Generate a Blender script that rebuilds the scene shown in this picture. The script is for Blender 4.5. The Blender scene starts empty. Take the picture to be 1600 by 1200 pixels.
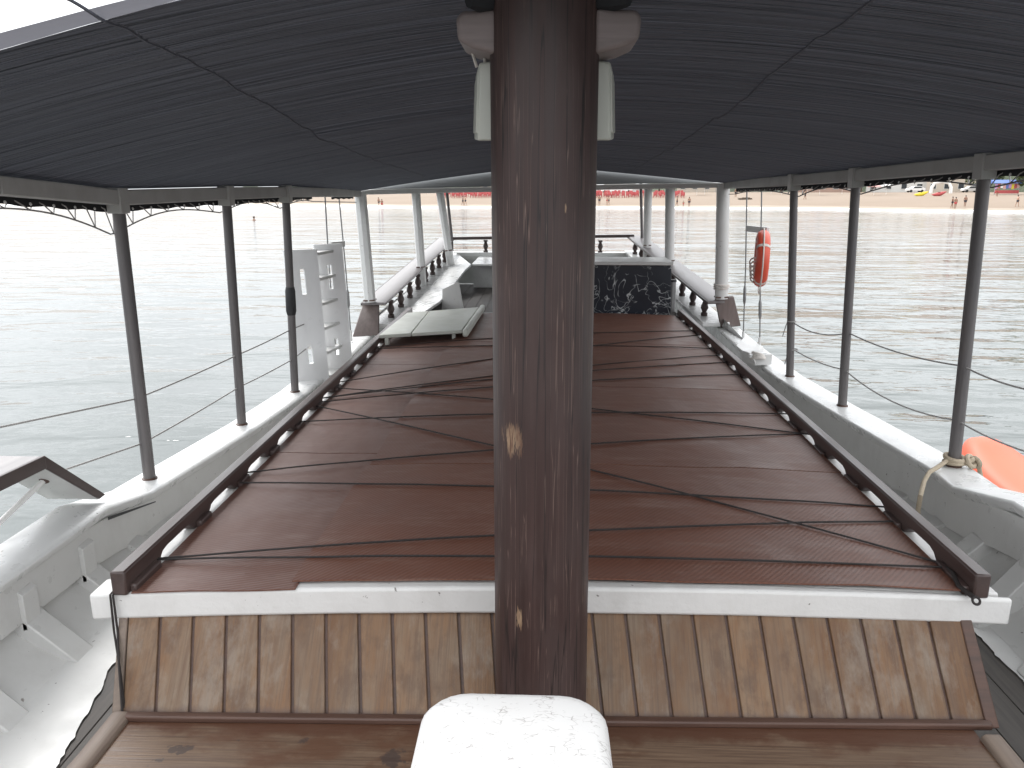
import bpy, bmesh, math, random
from mathutils import Vector, Matrix, noise
random.seed(7)
sc = bpy.context.scene
col = sc.collection
R = math.radians

# ------------------------------------------------------------------ camera
H = 3.1                                   # eye height above the water
FPX = 1200.0
PITCH = math.atan(303 / FPX)
YAW = math.atan(49 / (FPX / math.cos(PITCH)))
cd = bpy.data.cameras.new('camera')
cam = bpy.data.objects.new('camera', cd)
col.objects.link(cam)
cam.location = (0, 0, H)
cam.rotation_euler = (math.pi / 2 - PITCH, 0, YAW)
cd.sensor_width = 36
cd.lens = 27.0
cd.clip_start = 0.05
cd.clip_end = 5000
sc.camera = cam

# ------------------------------------------------------------------ light
SUN_EL, SUN_AZ = R(46), R(-38)            # azimuth from +Y towards +X
w = bpy.data.worlds.new('World')
sc.world = w
w.use_nodes = True
wn = w.node_tree
for n in list(wn.nodes): wn.nodes.remove(n)
sky = wn.nodes.new('ShaderNodeTexSky')
sky.sky_type = 'NISHITA'
sky.sun_disc = False
sky.sun_elevation = SUN_EL
sky.sun_rotation = SUN_AZ
sky.air_density = 1.4
sky.dust_density = 0.5
sky.ozone_density = 1.0
hs = wn.nodes.new('ShaderNodeHueSaturation')
hs.inputs['Saturation'].default_value = 0.0
bg = wn.nodes.new('ShaderNodeBackground')
bg.inputs['Strength'].default_value = 0.15
wo = wn.nodes.new('ShaderNodeOutputWorld')
wn.links.new(sky.outputs[0], hs.inputs['Color'])
# cloud cover: brighter overhead than at the horizon, with soft broken patches
wtc = wn.nodes.new('ShaderNodeTexCoord')
wsx = wn.nodes.new('ShaderNodeSeparateXYZ'); wn.links.new(wtc.outputs['Generated'], wsx.inputs[0])
wr = wn.nodes.new('ShaderNodeMapRange'); wr.inputs['From Min'].default_value = 0.0; wr.inputs['From Max'].default_value = .8
wr.inputs['To Min'].default_value = .32; wr.inputs['To Max'].default_value = 1.95
wn.links.new(wsx.outputs['Z'], wr.inputs['Value'])
wmp = wn.nodes.new('ShaderNodeMapping'); wmp.inputs['Scale'].default_value = (2.2, 2.2, 5.5); wn.links.new(wtc.outputs['Generated'], wmp.inputs[0])
wno = wn.nodes.new('ShaderNodeTexNoise'); wno.inputs['Scale'].default_value = 1.6; wno.inputs['Detail'].default_value = 4; wn.links.new(wmp.outputs[0], wno.inputs['Vector'])
wr2 = wn.nodes.new('ShaderNodeMapRange'); wr2.inputs['From Min'].default_value = .35; wr2.inputs['From Max'].default_value = .65
wr2.inputs['To Min'].default_value = .86; wr2.inputs['To Max'].default_value = 1.12; wn.links.new(wno.outputs[0], wr2.inputs['Value'])
wm = wn.nodes.new('ShaderNodeMath'); wm.operation = 'MULTIPLY'; wn.links.new(wr.outputs[0], wm.inputs[0]); wn.links.new(wr2.outputs[0], wm.inputs[1])
# added dimming of the sky towards the sun, to tame glare on the water
sdv = (math.sin(SUN_AZ) * math.cos(SUN_EL), math.cos(SUN_AZ) * math.cos(SUN_EL), math.sin(SUN_EL))
wdot = wn.nodes.new('ShaderNodeVectorMath'); wdot.operation = 'DOT_PRODUCT'; wdot.inputs[1].default_value = sdv
wn.links.new(wtc.outputs['Generated'], wdot.inputs[0])
wr3 = wn.nodes.new('ShaderNodeMapRange'); wr3.interpolation_type = 'SMOOTHSTEP'
wr3.inputs['From Min'].default_value = .3; wr3.inputs['From Max'].default_value = .95; wr3.inputs['To Min'].default_value = 1; wr3.inputs['To Max'].default_value = .68
wn.links.new(wdot.outputs['Value'], wr3.inputs['Value'])
wm0 = wm
wm = wn.nodes.new('ShaderNodeMath'); wm.operation = 'MULTIPLY'; wn.links.new(wm0.outputs[0], wm.inputs[0]); wn.links.new(wr3.outputs[0], wm.inputs[1])
wv = wn.nodes.new('ShaderNodeVectorMath'); wv.operation = 'SCALE'; wn.links.new(hs.outputs[0], wv.inputs[0]); wn.links.new(wm.outputs[0], wv.inputs['Scale'])
wtint = wn.nodes.new('ShaderNodeVectorMath'); wtint.operation = 'MULTIPLY'; wtint.inputs[1].default_value = (.965, .99, 1.02)
wn.links.new(wv.outputs[0], wtint.inputs[0])
wn.links.new(wtint.outputs[0], bg.inputs['Color'])
wn.links.new(bg.outputs[0], wo.inputs['Surface'])
sl = bpy.data.lights.new('sun', 'SUN')
sl.energy = 0.9
sl.angle = R(20)
sl.color = (1.0, 0.98, 0.95)
so = bpy.data.objects.new('sun', sl)
col.objects.link(so)
sd = Vector((math.sin(SUN_AZ) * math.cos(SUN_EL), math.cos(SUN_AZ) * math.cos(SUN_EL), math.sin(SUN_EL)))
so.rotation_euler = sd.to_track_quat('Z', 'Y').to_euler()
so.location = (0, 0, 40)
vs = sc.view_settings
vs.view_transform = 'Standard'
vs.look = 'None'
vs.gamma = 1
vs.exposure = 1.6

# ------------------------------------------------------------------ geometry of the view (pixel of the 1600x1200 photo -> point)
cF = Vector((-math.sin(YAW) * math.cos(PITCH), math.cos(YAW) * math.cos(PITCH), -math.sin(PITCH)))
cR = Vector((math.cos(YAW), math.sin(YAW), 0))
cU = cR.cross(cF)
EYE = Vector((0, 0, H))
def ray(px, py): return cF * FPX + cR * (px - 800) - cU * (py - 600)
def onh(px, py, h):
    d = ray(px, py); return EYE + d * (-h / d.z)
def ony(px, py, Y):
    d = ray(px, py); return EYE + d * (Y / d.y)
def P(x, y, h): return Vector((x, y, H - h))
def lerp(a, b, t): return a + (b - a) * t
def interp(pts, y):
    # pts: tuples whose first value rises
    if y <= pts[0][0]: a, b = pts[0], pts[1]
    elif y >= pts[-1][0]: a, b = pts[-2], pts[-1]
    else:
        for i in range(len(pts) - 1):
            if pts[i][0] <= y <= pts[i + 1][0]:
                a, b = pts[i], pts[i + 1]; break
    t = (y - a[0]) / (b[0] - a[0])
    return [lerp(a[k], b[k], t) for k in range(1, len(a))]

# ------------------------------------------------------------------ mesh builder
class MB:
    def __init__(s): s.v = []; s.f = []; s.t = []; s.tone = 0.0
    def add(s, vs, fs):
        o = len(s.v); s.v += [Vector(v) for v in vs]
        for f in fs: s.f.append([i + o for i in f]); s.t.append(s.tone)
        return s
    def hexa(s, p):                                  # bottom 4 then top 4
        return s.add(p, [(3, 2, 1, 0), (4, 5, 6, 7), (0, 1, 5, 4), (1, 2, 6, 5), (2, 3, 7, 6), (3, 0, 4, 7)])
    def box(s, c, d, rz=0, rx=0, ry=0):
        m = Matrix.Rotation(rz, 3, 'Z') @ Matrix.Rotation(ry, 3, 'Y') @ Matrix.Rotation(rx, 3, 'X')
        x, y, z = d[0] / 2, d[1] / 2, d[2] / 2
        c = Vector(c)
        return s.hexa([c + m @ Vector(q) for q in ((-x, -y, -z), (x, -y, -z), (x, y, -z), (-x, y, -z), (-x, -y, z), (x, -y, z), (x, y, z), (-x, y, z))])
    def bar(s, a, b, wd, ht, up=(0, 0, 1)):
        a, b = Vector(a), Vector(b); d = (b - a).normalized(); u = Vector(up)
        l = d.cross(u).normalized() * (wd / 2); u = l.cross(d).normalized() * (ht / 2)
        return s.hexa([a - l - u, a + l - u, b + l - u, b - l - u, a - l + u, a + l + u, b + l + u, b - l + u])
    def tube(s, pts, r, n=8):
        pts = [Vector(p) for p in pts]; k = len(pts); o = len(s.v)
        rr = r if isinstance(r, (list, tuple)) else [r] * k
        prev = None
        for i, p in enumerate(pts):
            d = (pts[min(i + 1, k - 1)] - pts[max(i - 1, 0)]).normalized()
            if prev is None:
                a = Vector((0, 0, 1)) if abs(d.z) < .9 else Vector((1, 0, 0))
                u = d.cross(a).normalized()
            else:
                u = (prev - d * prev.dot(d)).normalized()
            prev = u; q = d.cross(u)
            for j in range(n):
                an = 2 * math.pi * j / n
                s.v.append(p + (u * math.cos(an) + q * math.sin(an)) * rr[i])
        for i in range(k - 1):
            for j in range(n):
                s.f.append([o + i * n + j, o + i * n + (j + 1) % n, o + (i + 1) * n + (j + 1) % n, o + (i + 1) * n + j]); s.t.append(s.tone)
        s.f.append([o + j for j in range(n)][::-1]); s.t.append(s.tone)
        s.f.append([o + (k - 1) * n + j for j in range(n)]); s.t.append(s.tone)
        return s
    def prism(s, pts, vec):
        n = len(pts); pts = [Vector(p) for p in pts]; vec = Vector(vec)
        fs = [list(range(n))[::-1], [n + i for i in range(n)]]
        for i in range(n): fs.append([i, (i + 1) % n, n + (i + 1) % n, n + i])
        return s.add(pts + [p + vec for p in pts], fs)
    def sweep(s, prof, path):                        # prof: closed list of (lateral, up); lateral points to +X when the path runs along +Y
        path = [Vector(p) for p in path]; n = len(prof); k = len(path); o = len(s.v)
        for i, p in enumerate(path):
            d = (path[min(i + 1, k - 1)] - path[max(i - 1, 0)]); d.z = 0; d.normalize()
            l = Vector((d.y, -d.x, 0))
            for (a, b) in prof: s.v.append(p + l * a + Vector((0, 0, b)))
        for i in range(k - 1):
            for j in range(n):
                s.f.append([o + i * n + j, o + i * n + (j + 1) % n, o + (i + 1) * n + (j + 1) % n, o + (i + 1) * n + j]); s.t.append(s.tone)
        s.f.append([o + j for j in range(n)]); s.t.append(s.tone)
        s.f.append([o + (k - 1) * n + j for j in range(n)][::-1]); s.t.append(s.tone)
        return s
    def lathe(s, prof, c, n=16, axis=None):
        c = Vector(c); o = len(s.v); k = len(prof)
        m = Matrix.Identity(3) if axis is None else Vector((0, 0, 1)).rotation_difference(Vector(axis)).to_matrix()
        for (r, z) in prof:
            for j in range(n):
                an = 2 * math.pi * j / n
                s.v.append(c + m @ Vector((r * math.cos(an), r * math.sin(an), z)))
        for i in range(k - 1):
            for j in range(n):
                s.f.append([o + i * n + j, o + i * n + (j + 1) % n, o + (i + 1) * n + (j + 1) % n, o + (i + 1) * n + j]); s.t.append(s.tone)
        s.f.append([o + j for j in range(n)][::-1]); s.t.append(s.tone)
        s.f.append([o + (k - 1) * n + j for j in range(n)]); s.t.append(s.tone)
        return s
    def torus(s, c, axis, R_, r, n=32, m=12, a0=0, a1=2 * math.pi):
        c = Vector(c); mt = Vector((0, 0, 1)).rotation_difference(Vector(axis)).to_matrix(); o = len(s.v)
        full = abs(a1 - a0 - 2 * math.pi) < 1e-6; nn = n if full else n + 1
        for i in range(nn):
            a = a0 + (a1 - a0) * i / n
            for j in range(m):
                b = 2 * math.pi * j / m; q = R_ + r * math.cos(b)
                s.v.append(c + mt @ Vector((q * math.cos(a), q * math.sin(a), r * math.sin(b))))
        for i in range(n):
            for j in range(m):
                i2 = (i + 1) % nn
                s.f.append([o + i * m + j, o + i2 * m + j, o + i2 * m + (j + 1) % m, o + i * m + (j + 1) % m]); s.t.append(s.tone)
        return s
    def grid(s, fn, nu, nv, skip=None):
        o = len(s.v)
        for i in range(nu + 1):
            for j in range(nv + 1): s.v.append(Vector(fn(i / nu, j / nv)))
        for i in range(nu):
            for j in range(nv):
                q = [o + i * (nv + 1) + j, o + (i + 1) * (nv + 1) + j, o + (i + 1) * (nv + 1) + j + 1, o + i * (nv + 1) + j + 1]
                if skip and skip(sum((s.v[a] for a in q), Vector()) / 4): continue
                s.f.append(q); s.t.append(s.tone)
        return s
    def build(s, name, m, parent=None, bevel=0, smooth=38, recalc=True, origin=None, seg=2):
        xs = [v.x for v in s.v]; ys = [v.y for v in s.v]; zs = [v.z for v in s.v]
        b = Vector(((min(xs) + max(xs)) / 2, (min(ys) + max(ys)) / 2, min(zs))) if origin is None else Vector(origin)
        me = bpy.data.meshes.new(name)
        me.from_pydata([v - b for v in s.v], [], s.f)
        if any(s.t):
            at = me.attributes.new('tone', 'FLOAT', 'FACE')
            at.data.foreach_set('value', s.t)
        if recalc:
            bm = bmesh.new(); bm.from_mesh(me)
            bmesh.ops.recalc_face_normals(bm, faces=bm.faces); bm.to_mesh(me); bm.free()
        me.materials.append(m)
        for p in me.polygons: p.use_smooth = True
        me.set_sharp_from_angle(angle=R(smooth))
        o = bpy.data.objects.new(name, me); col.objects.link(o)
        if parent is not None:
            o.parent = parent; o.location = b - wloc(parent)
        else: o.location = b
        if bevel:
            md = o.modifiers.new('bevel', 'BEVEL'); md.width = bevel; md.segments = seg
            md.limit_method = 'ANGLE'; md.angle_limit = R(40)
        return o
def wloc(o):
    l = Vector(o.location)
    while o.parent is not None:
        o = o.parent; l = l + Vector(o.location)
    return l
def tag(o, label, cat, group=None):
    o['label'] = label; o['category'] = cat
    if group: o['group'] = group
    return o
def thing(name, label, cat, loc, group=None):
    o = bpy.data.objects.new(name, None); col.objects.link(o); o.location = loc
    o.empty_display_size = .1
    return tag(o, label, cat, group)
def struct(o, kind='structure'):
    o['kind'] = kind; return o

# ------------------------------------------------------------------ materials
class NT:
    def __init__(s, name):
        s.m = bpy.data.materials.new(name); s.m.use_nodes = True
        s.t = s.m.node_tree; s.b = s.t.nodes['Principled BSDF']; s.o = s.t.nodes['Material Output']
    def n(s, ty, **kw):
        x = s.t.nodes.new(ty)
        for k, v in kw.items():
            if hasattr(x, k): setattr(x, k, v)
            else: x.inputs[k].default_value = v
        return x
    def l(s, a, b): s.t.links.new(a, b)
    def vec(s, scale=(1, 1, 1), rot=(0, 0, 0), loc=(0, 0, 0)):
        tc = s.n('ShaderNodeTexCoord'); mp = s.n('ShaderNodeMapping')
        mp.inputs['Scale'].default_value = scale; mp.inputs['Rotation'].default_value = rot; mp.inputs['Location'].default_value = loc
        s.l(tc.outputs['Object'], mp.inputs[0]); return mp.outputs[0]
    def noise(s, vec, scale=5, detail=5, rough=.55, dist=0):
        x = s.n('ShaderNodeTexNoise'); x.inputs['Scale'].default_value = scale; x.inputs['Detail'].default_value = detail
        x.inputs['Roughness'].default_value = rough; x.inputs['Distortion'].default_value = dist
        s.l(vec, x.inputs['Vector']); return x.outputs[0]
    def ramp(s, fac, stops):
        x = s.n('ShaderNodeValToRGB'); e = x.color_ramp.elements
        while len(e) < len(stops): e.new(.5)
        for i, (p, c) in enumerate(stops):
            e[i].position = p
            e[i].color = (c, c, c, 1) if not isinstance(c, (tuple, list)) else (*c[:3], 1)
        s.l(fac, x.inputs[0]); return x.outputs[0]
    def mix(s, fac, a, b, mode='MIX'):
        x = s.n('ShaderNodeMix', data_type='RGBA', blend_type=mode)
        for i, v in ((0, fac), (6, a), (7, b)):
            if isinstance(v, (int, float)): x.inputs[i].default_value = v
            elif isinstance(v, (tuple, list)): x.inputs[i].default_value = (*v[:3], 1)
            else: s.l(v, x.inputs[i])
        return x.outputs[2]
    def math(s, op, a, b=0, c=None):
        x = s.n('ShaderNodeMath', operation=op)
        for i, v in enumerate((a, b, c)):
            if v is None: continue
            if isinstance(v, (int, float)): x.inputs[i].default_value = v
            else: s.l(v, x.inputs[i])
        return x.outputs[0]
    def bump(s, h, strength=.3, dist=.01, normal=None):
        x = s.n('ShaderNodeBump'); x.inputs['Strength'].default_value = strength; x.inputs['Distance'].default_value = dist
        s.l(h, x.inputs['Height'])
        if normal is not None: s.l(normal, x.inputs['Normal'])
        return x.outputs[0]
    def fin(s, colr=None, rough=None, normal=None, **kw):
        for key, v in (('Base Color', colr), ('Roughness', rough), ('Normal', normal)):
            if v is None: continue
            if isinstance(v, (int, float)): s.b.inputs[key].default_value = v
            elif isinstance(v, (tuple, list)): s.b.inputs[key].default_value = (*v[:3], 1)
            else: s.l(v, s.b.inputs[key])
        for k, v in kw.items(): s.b.inputs[k.replace('_', ' ')].default_value = v
        return s.m
def sc3(c, k): return tuple(x * k for x in c)

def paint(name, c, rough=.4, var=.12, dirt=(.22, .19, .16), amt=.25, scale=3.0, chips=True, bmp=.15, chipcol=(.12, .1, .09)):
    t = NT(name); v = t.vec()
    base = t.mix(t.noise(v, scale, 4), sc3(c, 1 - var), sc3(c, 1 + var * .4))
    grime = t.ramp(t.noise(t.vec((1, 1, .5)), scale * 2.3, 8, .68), [(.48, 0), (.75, amt)])
    base = t.mix(grime, base, dirt)
    if chips:
        ch = t.ramp(t.noise(v, 34, 3, .6), [(.715, 0), (.73, .85)])
        base = t.mix(ch, base, chipcol)
        ch2 = t.ramp(t.noise(t.vec(loc=(3, 1, 2)), 13, 5, .7), [(.70, 0), (.715, .8)])
        base = t.mix(ch2, base, tuple(x * 1.6 for x in chipcol))
    rg = t.ramp(t.noise(v, scale * 3, 4), [(.3, max(rough - .1, .05)), (.7, rough + .12)])
    b = t.bump(t.noise(v, 45, 4), bmp, .004)
    b = t.bump(t.noise(v, 6, 2), bmp * .6, .006, b)
    return t.fin(base, rg, b)

def wood(name, c1, c2, axis=2, rough=.5, gs=30.0, stretch=.04, bmp=.25, wear=None, wamt=.4, tone=False):
    t = NT(name)
    s = [1, 1, 1]; s[axis] = stretch
    v = t.vec(tuple(s))
    g = t.noise(v, gs, 6, .65, .3)
    base = t.mix(t.ramp(g, [(.3, 0), (.7, 1)]), c1, c2)
    if tone:
        at = t.n('ShaderNodeAttribute', attribute_name='tone')
        base = t.mix(1.0, base, t.ramp(at.outputs['Fac'], [(0, (.80, .80, .80)), (.35, (1, .98, .95)), (.7, (.92, .86, .8)), (1, (1.18, 1.12, 1.0))]), 'MULTIPLY')
    if wear is not None:
        wf = t.ramp(t.noise(t.vec(tuple(1 if i != axis else .3 for i in range(3))), 4.5, 6, .62), [(.45, 0), (.68, wamt)])
        base = t.mix(wf, base, wear)
    rg = t.ramp(g, [(.3, rough - .08), (.7, rough + .1)])
    return t.fin(base, rg, t.bump(g, bmp, .004))

def simple(name, c, rough=.5, var=.15, scale=8, bmp=.1, metallic=0):
    t = NT(name); v = t.vec(); n = t.noise(v, scale, 4)
    m = t.fin(t.mix(n, sc3(c, 1 - var), sc3(c, 1 + var)), rough, t.bump(n, bmp, .005))
    t.b.inputs['Metallic'].default_value = metallic
    return m

M = {}
M['white'] = paint('white_gloss_paint', (.70, .70, .69), .3, .04, amt=.07, bmp=.06)
M['ladder'] = paint('bright_white_paint', (.82, .82, .82), .35, .03, amt=.05, bmp=.05, chips=False)
M['white_grey'] = paint('greyish_white_paint', (.63, .625, .61), .36, .06, amt=.14, bmp=.08)
M['white_old'] = paint('old_white_paint', (.70, .69, .675), .5, .05, amt=.16, bmp=.4)
M['beam_grey'] = paint('grey_white_beam_paint', (.46, .455, .44), .45, .1, amt=.3, chips=False)
M['fascia'] = paint('shade_darkened_canopy_paint', (.27, .28, .285), .55, .06, amt=.15, chips=False)  # white canopy darkened in its colour to stand for the shade on it
M['dark_wood'] = wood('dark_varnished_wood', (.034, .020, .019), (.07, .044, .039), 1, .36, 26, .05, .2, (.16, .13, .12), .22)
M['end_wood'] = wood('faded_brown_board', (.10, .078, .072), (.15, .118, .11), 2, .5, 26, .05, .2)
M['rail_top'] = wood('sky_sheen_rail', (.14, .125, .125), (.27, .25, .25), 1, .4, 20, .05, .2)  # grey of the reflected sky put into the rail's base colour
M['post'] = wood('dark_weathered_post', (.075, .069, .071), (.14, .128, .128), 2, .42, 40, .03, .3, (.2, .17, .15), .3)
t = NT('weathered_teak_plank')
at = t.n('ShaderNodeAttribute', attribute_name='tone')
cx = t.n('ShaderNodeCombineXYZ'); t.l(t.math('MULTIPLY', at.outputs['Fac'], 37), cx.inputs[1])
def pv(sc_):
    va = t.n('ShaderNodeVectorMath', operation='ADD'); t.l(t.vec(sc_), va.inputs[0]); t.l(cx.outputs[0], va.inputs[1]); return va.outputs[0]
g1 = t.noise(pv((1, .022, .022)), 170, 3, .6, .1); g2 = t.noise(pv((1, .10, .10)), 16, 5, .65, .5); g3 = t.noise(pv((1, .35, .35)), 7, 5, .65)
base = t.mix(t.ramp(g2, [(.35, 0), (.65, 1)]), (.155, .076, .033), (.215, .128, .07))
base = t.mix(t.ramp(g3, [(.42, 0), (.62, .75)]), base, (.205, .155, .112))
base = t.mix(t.ramp(g1, [(.30, .55), (.52, 0)]), base, (.075, .042, .024))
base = t.mix(t.ramp(t.noise(pv((1, .05, .05)), 34, 3, .55), [(.55, 0), (.72, .6)]), base, (.115, .062, .036))
base = t.mix(1.0, base, t.ramp(at.outputs['Fac'], [(0, (.86, .85, .84)), (.4, (1, .97, .93)), (.7, (.95, .88, .80)), (1, (1.12, 1.08, 1.0))]), 'MULTIPLY')
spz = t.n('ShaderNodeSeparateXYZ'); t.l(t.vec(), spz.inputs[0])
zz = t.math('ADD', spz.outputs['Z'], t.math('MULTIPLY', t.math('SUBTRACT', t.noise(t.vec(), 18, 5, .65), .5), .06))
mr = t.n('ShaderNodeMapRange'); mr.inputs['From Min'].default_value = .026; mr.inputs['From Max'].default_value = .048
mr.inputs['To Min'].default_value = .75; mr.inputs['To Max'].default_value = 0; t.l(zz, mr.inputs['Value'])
st = t.noise(t.vec((1, .6, .6), loc=(2, 1, 5)), 9, 6, .7)
base = t.mix(t.ramp(st, [(.50, 0), (.62, .65)]), base, (.10, .055, .032))
base = t.mix(t.ramp(t.noise(t.vec((1, .5, .5), loc=(7, 3, 1)), 7, 6, .7), [(.52, 0), (.66, .6)]), base, (.25, .205, .165))
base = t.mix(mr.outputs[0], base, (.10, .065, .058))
M['teak'] = t.fin(base, t.ramp(g1, [(.3, .5), (.7, .68)]), t.bump(g1, .4, .003))
M['trim_wood'] = wood('worn_edge_wood', (.13, .098, .08), (.25, .195, .155), 1, .6, 30, .05, .35, (.12, .085, .07), .4)
M['brown_mould'] = wood('dark_brown_moulding', (.055, .028, .02), (.115, .062, .045), 0, .5, 30, .05, .3)
M['deck'] = wood('grey_weathered_deck', (.045, .04, .037), (.125, .11, .10), 1, .65, 30, .04, .4, (.03, .026, .025), .5)
M['steel'] = simple('galvanised_wire', (.25, .25, .25), .4, .2, 30, .1, .7)
M['cord_dark'] = simple('dark_cord', (.022, .017, .016), .75, .3, 60)
M['cord_grey'] = simple('grey_lacing_cord', (.30, .29, .28), .7, .2, 60)
M['rope_beige'] = simple('beige_rope', (.42, .35, .26), .85, .25, 80, .5)
M['rope_white'] = simple('white_rope', (.62, .58, .54), .85, .2, 80, .4)
M['black'] = simple('black_fitting', (.02, .02, .022), .5)
M['orange_buoy'] = simple('orange_red_buoy_plastic', (.62, .085, .045), .42, .12, 6)
M['kayak'] = simple('orange_kayak_plastic', (.72, .115, .055), .5, .06, 2)
M['box_white'] = paint('ivory_plastic', (.50, .51, .46), .45, .05, amt=.08, chips=False, bmp=.05)
M['cheek'] = wood('greyed_cheek_wood', (.15, .12, .115), (.24, .20, .195), 0, .55, 26, .1, .25)

# platform planks with red-brown stains
t = NT('stained_platform_wood')
g = t.noise(t.vec((.03, 1, 1)), 110, 4, .65, .2)
b0 = t.mix(t.ramp(g, [(.3, 0), (.68, 1)]), (.078, .044, .029), (.185, .122, .08))
b0 = t.mix(t.ramp(t.noise(t.vec((.6, 1, 1)), 5, 6, .6), [(.52, 0), (.62, .85)]), b0, (.10, .045, .024))
b0 = t.mix(t.ramp(t.noise(t.vec((1, 1, 1), loc=(4, 2, 0)), 9, 4, .6), [(.63, 0), (.66, .75)]), b0, (.045, .032, .03))
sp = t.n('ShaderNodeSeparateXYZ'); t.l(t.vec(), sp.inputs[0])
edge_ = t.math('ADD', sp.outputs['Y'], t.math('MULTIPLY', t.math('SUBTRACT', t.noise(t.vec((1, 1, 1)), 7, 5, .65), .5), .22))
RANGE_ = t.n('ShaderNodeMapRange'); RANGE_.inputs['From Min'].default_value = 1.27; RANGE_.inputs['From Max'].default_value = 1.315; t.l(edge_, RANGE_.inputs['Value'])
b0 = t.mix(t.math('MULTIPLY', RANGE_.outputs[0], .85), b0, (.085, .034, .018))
M['platform'] = t.fin(b0, t.ramp(g, [(.3, .42), (.7, .65)]), t.bump(g, .35, .004))

# mast: dark varnish, pale vertical cracks, a chipped patch
chip = ony(797, 690, 1.93); chip2 = ony(812, 965, 1.93); chip3 = ony(884, 326, 1.93)
MASTO = Vector((.0, 2.05, H - 1.65))
t = NT('cracked_mast_varnish')
v = t.vec((1, 1, .035)); g = t.noise(v, 30, 6, .62, .2)
b0 = t.mix(t.ramp(g, [(.3, 0), (.72, 1)]), (.026, .0125, .0112), (.050, .0255, .0225))
pat = t.ramp(t.noise(t.vec((1, 1, .3)), 5, 5, .6), [(.42, 0), (.66, .3)])
b0 = t.mix(pat, b0, (.10, .078, .075))
cr = t.noise(t.vec((1, 1, .02)), 64, 2, .5, .2)
line = t.ramp(cr, [(.487, 0), (.4985, 1), (.510, 0)])
mask = t.ramp(t.noise(t.vec((1, 1, .6)), 7, 4, .6), [(.42, 0), (.53, .85)])
lm = t.math('MULTIPLY', line, mask)
b0 = t.mix(lm, b0, (.17, .115, .095))
cr2 = t.noise(t.vec((1, 1, .018), loc=(3, 5, 1)), 30, 3, .5, .3)
line2 = t.ramp(cr2, [(.488, 0), (.5, 1), (.512, 0)])
b0 = t.mix(line2, b0, (.008, .005, .005))
tc = t.n('ShaderNodeTexCoord')
fib = t.noise(t.vec((1, 1, .12)), 60, 4, .7)
for (c_, r_, sz) in ((chip, .032, .62), (chip2, .013, .3), (chip3, .008, .35)):
    mp = t.n('ShaderNodeMapping'); mp.inputs['Location'].default_value = -(c_ - MASTO)
    t.l(tc.outputs['Object'], mp.inputs[0])
    m2 = t.n('ShaderNodeMapping'); m2.inputs['Scale'].default_value = (1, .45, sz)
    t.l(mp.outputs[0], m2.inputs[0])
    ln = t.n('ShaderNodeVectorMath', operation='LENGTH'); t.l(m2.outputs[0], ln.inputs[0])
    d = t.math('ADD', ln.outputs['Value'], t.math('MULTIPLY', t.math('SUBTRACT', fib, .5), r_ * 4.5))
    k = t.ramp(t.math('DIVIDE', d, r_), [(.45, .9), (.8, 0)])
    b0 = t.mix(k, b0, t.mix(t.ramp(fib, [(.35, 0), (.62, 1)]), (.10, .045, .028), (.42, .30, .19)))
M['mast'] = t.fin(b0, t.ramp(g, [(.3, .42), (.7, .58)]), t.bump(line2, -.5, .004, t.bump(lm, -.35, .003, t.bump(g, .25, .003))))

# vinyl mats
def vinyl(name, ang, off, ca=(.135, .055, .035), cb=(.175, .078, .053)):
    t = NT(name)
    v = t.vec(rot=(0, 0, ang))
    wv = t.n('ShaderNodeTexWave', wave_type='BANDS', bands_direction='X'); wv.inputs['Scale'].default_value = 19
    wv.inputs['Distortion'].default_value = .15
    t.l(v, wv.inputs['Vector'])
    n1 = t.noise(t.vec(loc=off), 2.2, 5, .6)
    b = t.mix(t.ramp(n1, [(.3, 0), (.7, 1)]), ca, cb)
    b = t.mix(t.ramp(t.noise(t.vec((.5, 2.2, 1), loc=off), 6, 7, .7), [(.52, 0), (.76, .5)]), b, (.27, .19, .16))
    b = t.mix(t.ramp(t.noise(t.vec(loc=(off[1], off[0], 2)), 17, 5, .7), [(.62, 0), (.70, .35)]), b, (.09, .045, .035))
    b = t.mix(t.ramp(wv.outputs[1] if len(wv.outputs) > 1 else wv.outputs[0], [(.0, .22), (.5, 0)]), b, (.03, .013, .011))
    nn = t.bump(wv.outputs[1], .25, .0025, t.bump(t.noise(t.vec(loc=off), 3.2, 3), .5, .02))
    return t.fin(b, t.ramp(n1, [(.3, .40), (.7, .56)]), nn, Specular_IOR_Level=.4)
M['vinyl1'] = vinyl('brown_ribbed_vinyl', R(72), (0, 0, 0), (.145, .067, .049), (.18, .096, .075))
M['vinyl2'] = vinyl('brown_vinyl_sheet', R(40), (4, 7, 0))

# shade net
t = NT('black_shade_net')
v = t.vec((.10, 9, 0), rot=(0, 0, R(2)))
g = t.noise(v, 1.6, 4, .6, .1)
wk = t.noise(t.vec((.13, 26, 0), rot=(0, 0, R(-1.5))), 1.5, 3, .6)
nb = t.bump(wk, 1.0, .05, t.bump(g, 1.0, .16))
base = t.mix(t.ramp(wk, [(.3, 0), (.7, 1)]), (.070, .075, .096), (.105, .112, .138))
t.fin(base, .8, nb)
tr = t.n('ShaderNodeBsdfTranslucent'); tr.inputs['Color'].default_value = (.045, .047, .055, 1)
t.l(nb, tr.inputs['Normal'])
ms = t.n('ShaderNodeMixShader'); ms.inputs[0].default_value = .07
t.l(t.b.outputs[0], ms.inputs[1]); t.l(tr.outputs[0], ms.inputs[2]); t.l(ms.outputs[0], t.o.inputs[0])
M['net'] = t.m
t = NT('grey_net_hem')
g = t.noise(t.vec((.3, 4, 4)), 3, 4)
t.fin(t.mix(g, (.15, .15, .165), (.20, .20, .22)), .7, t.bump(g, .4, .02))
tr = t.n('ShaderNodeBsdfTranslucent'); tr.inputs['Color'].default_value = (.16, .16, .18, 1)
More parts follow.
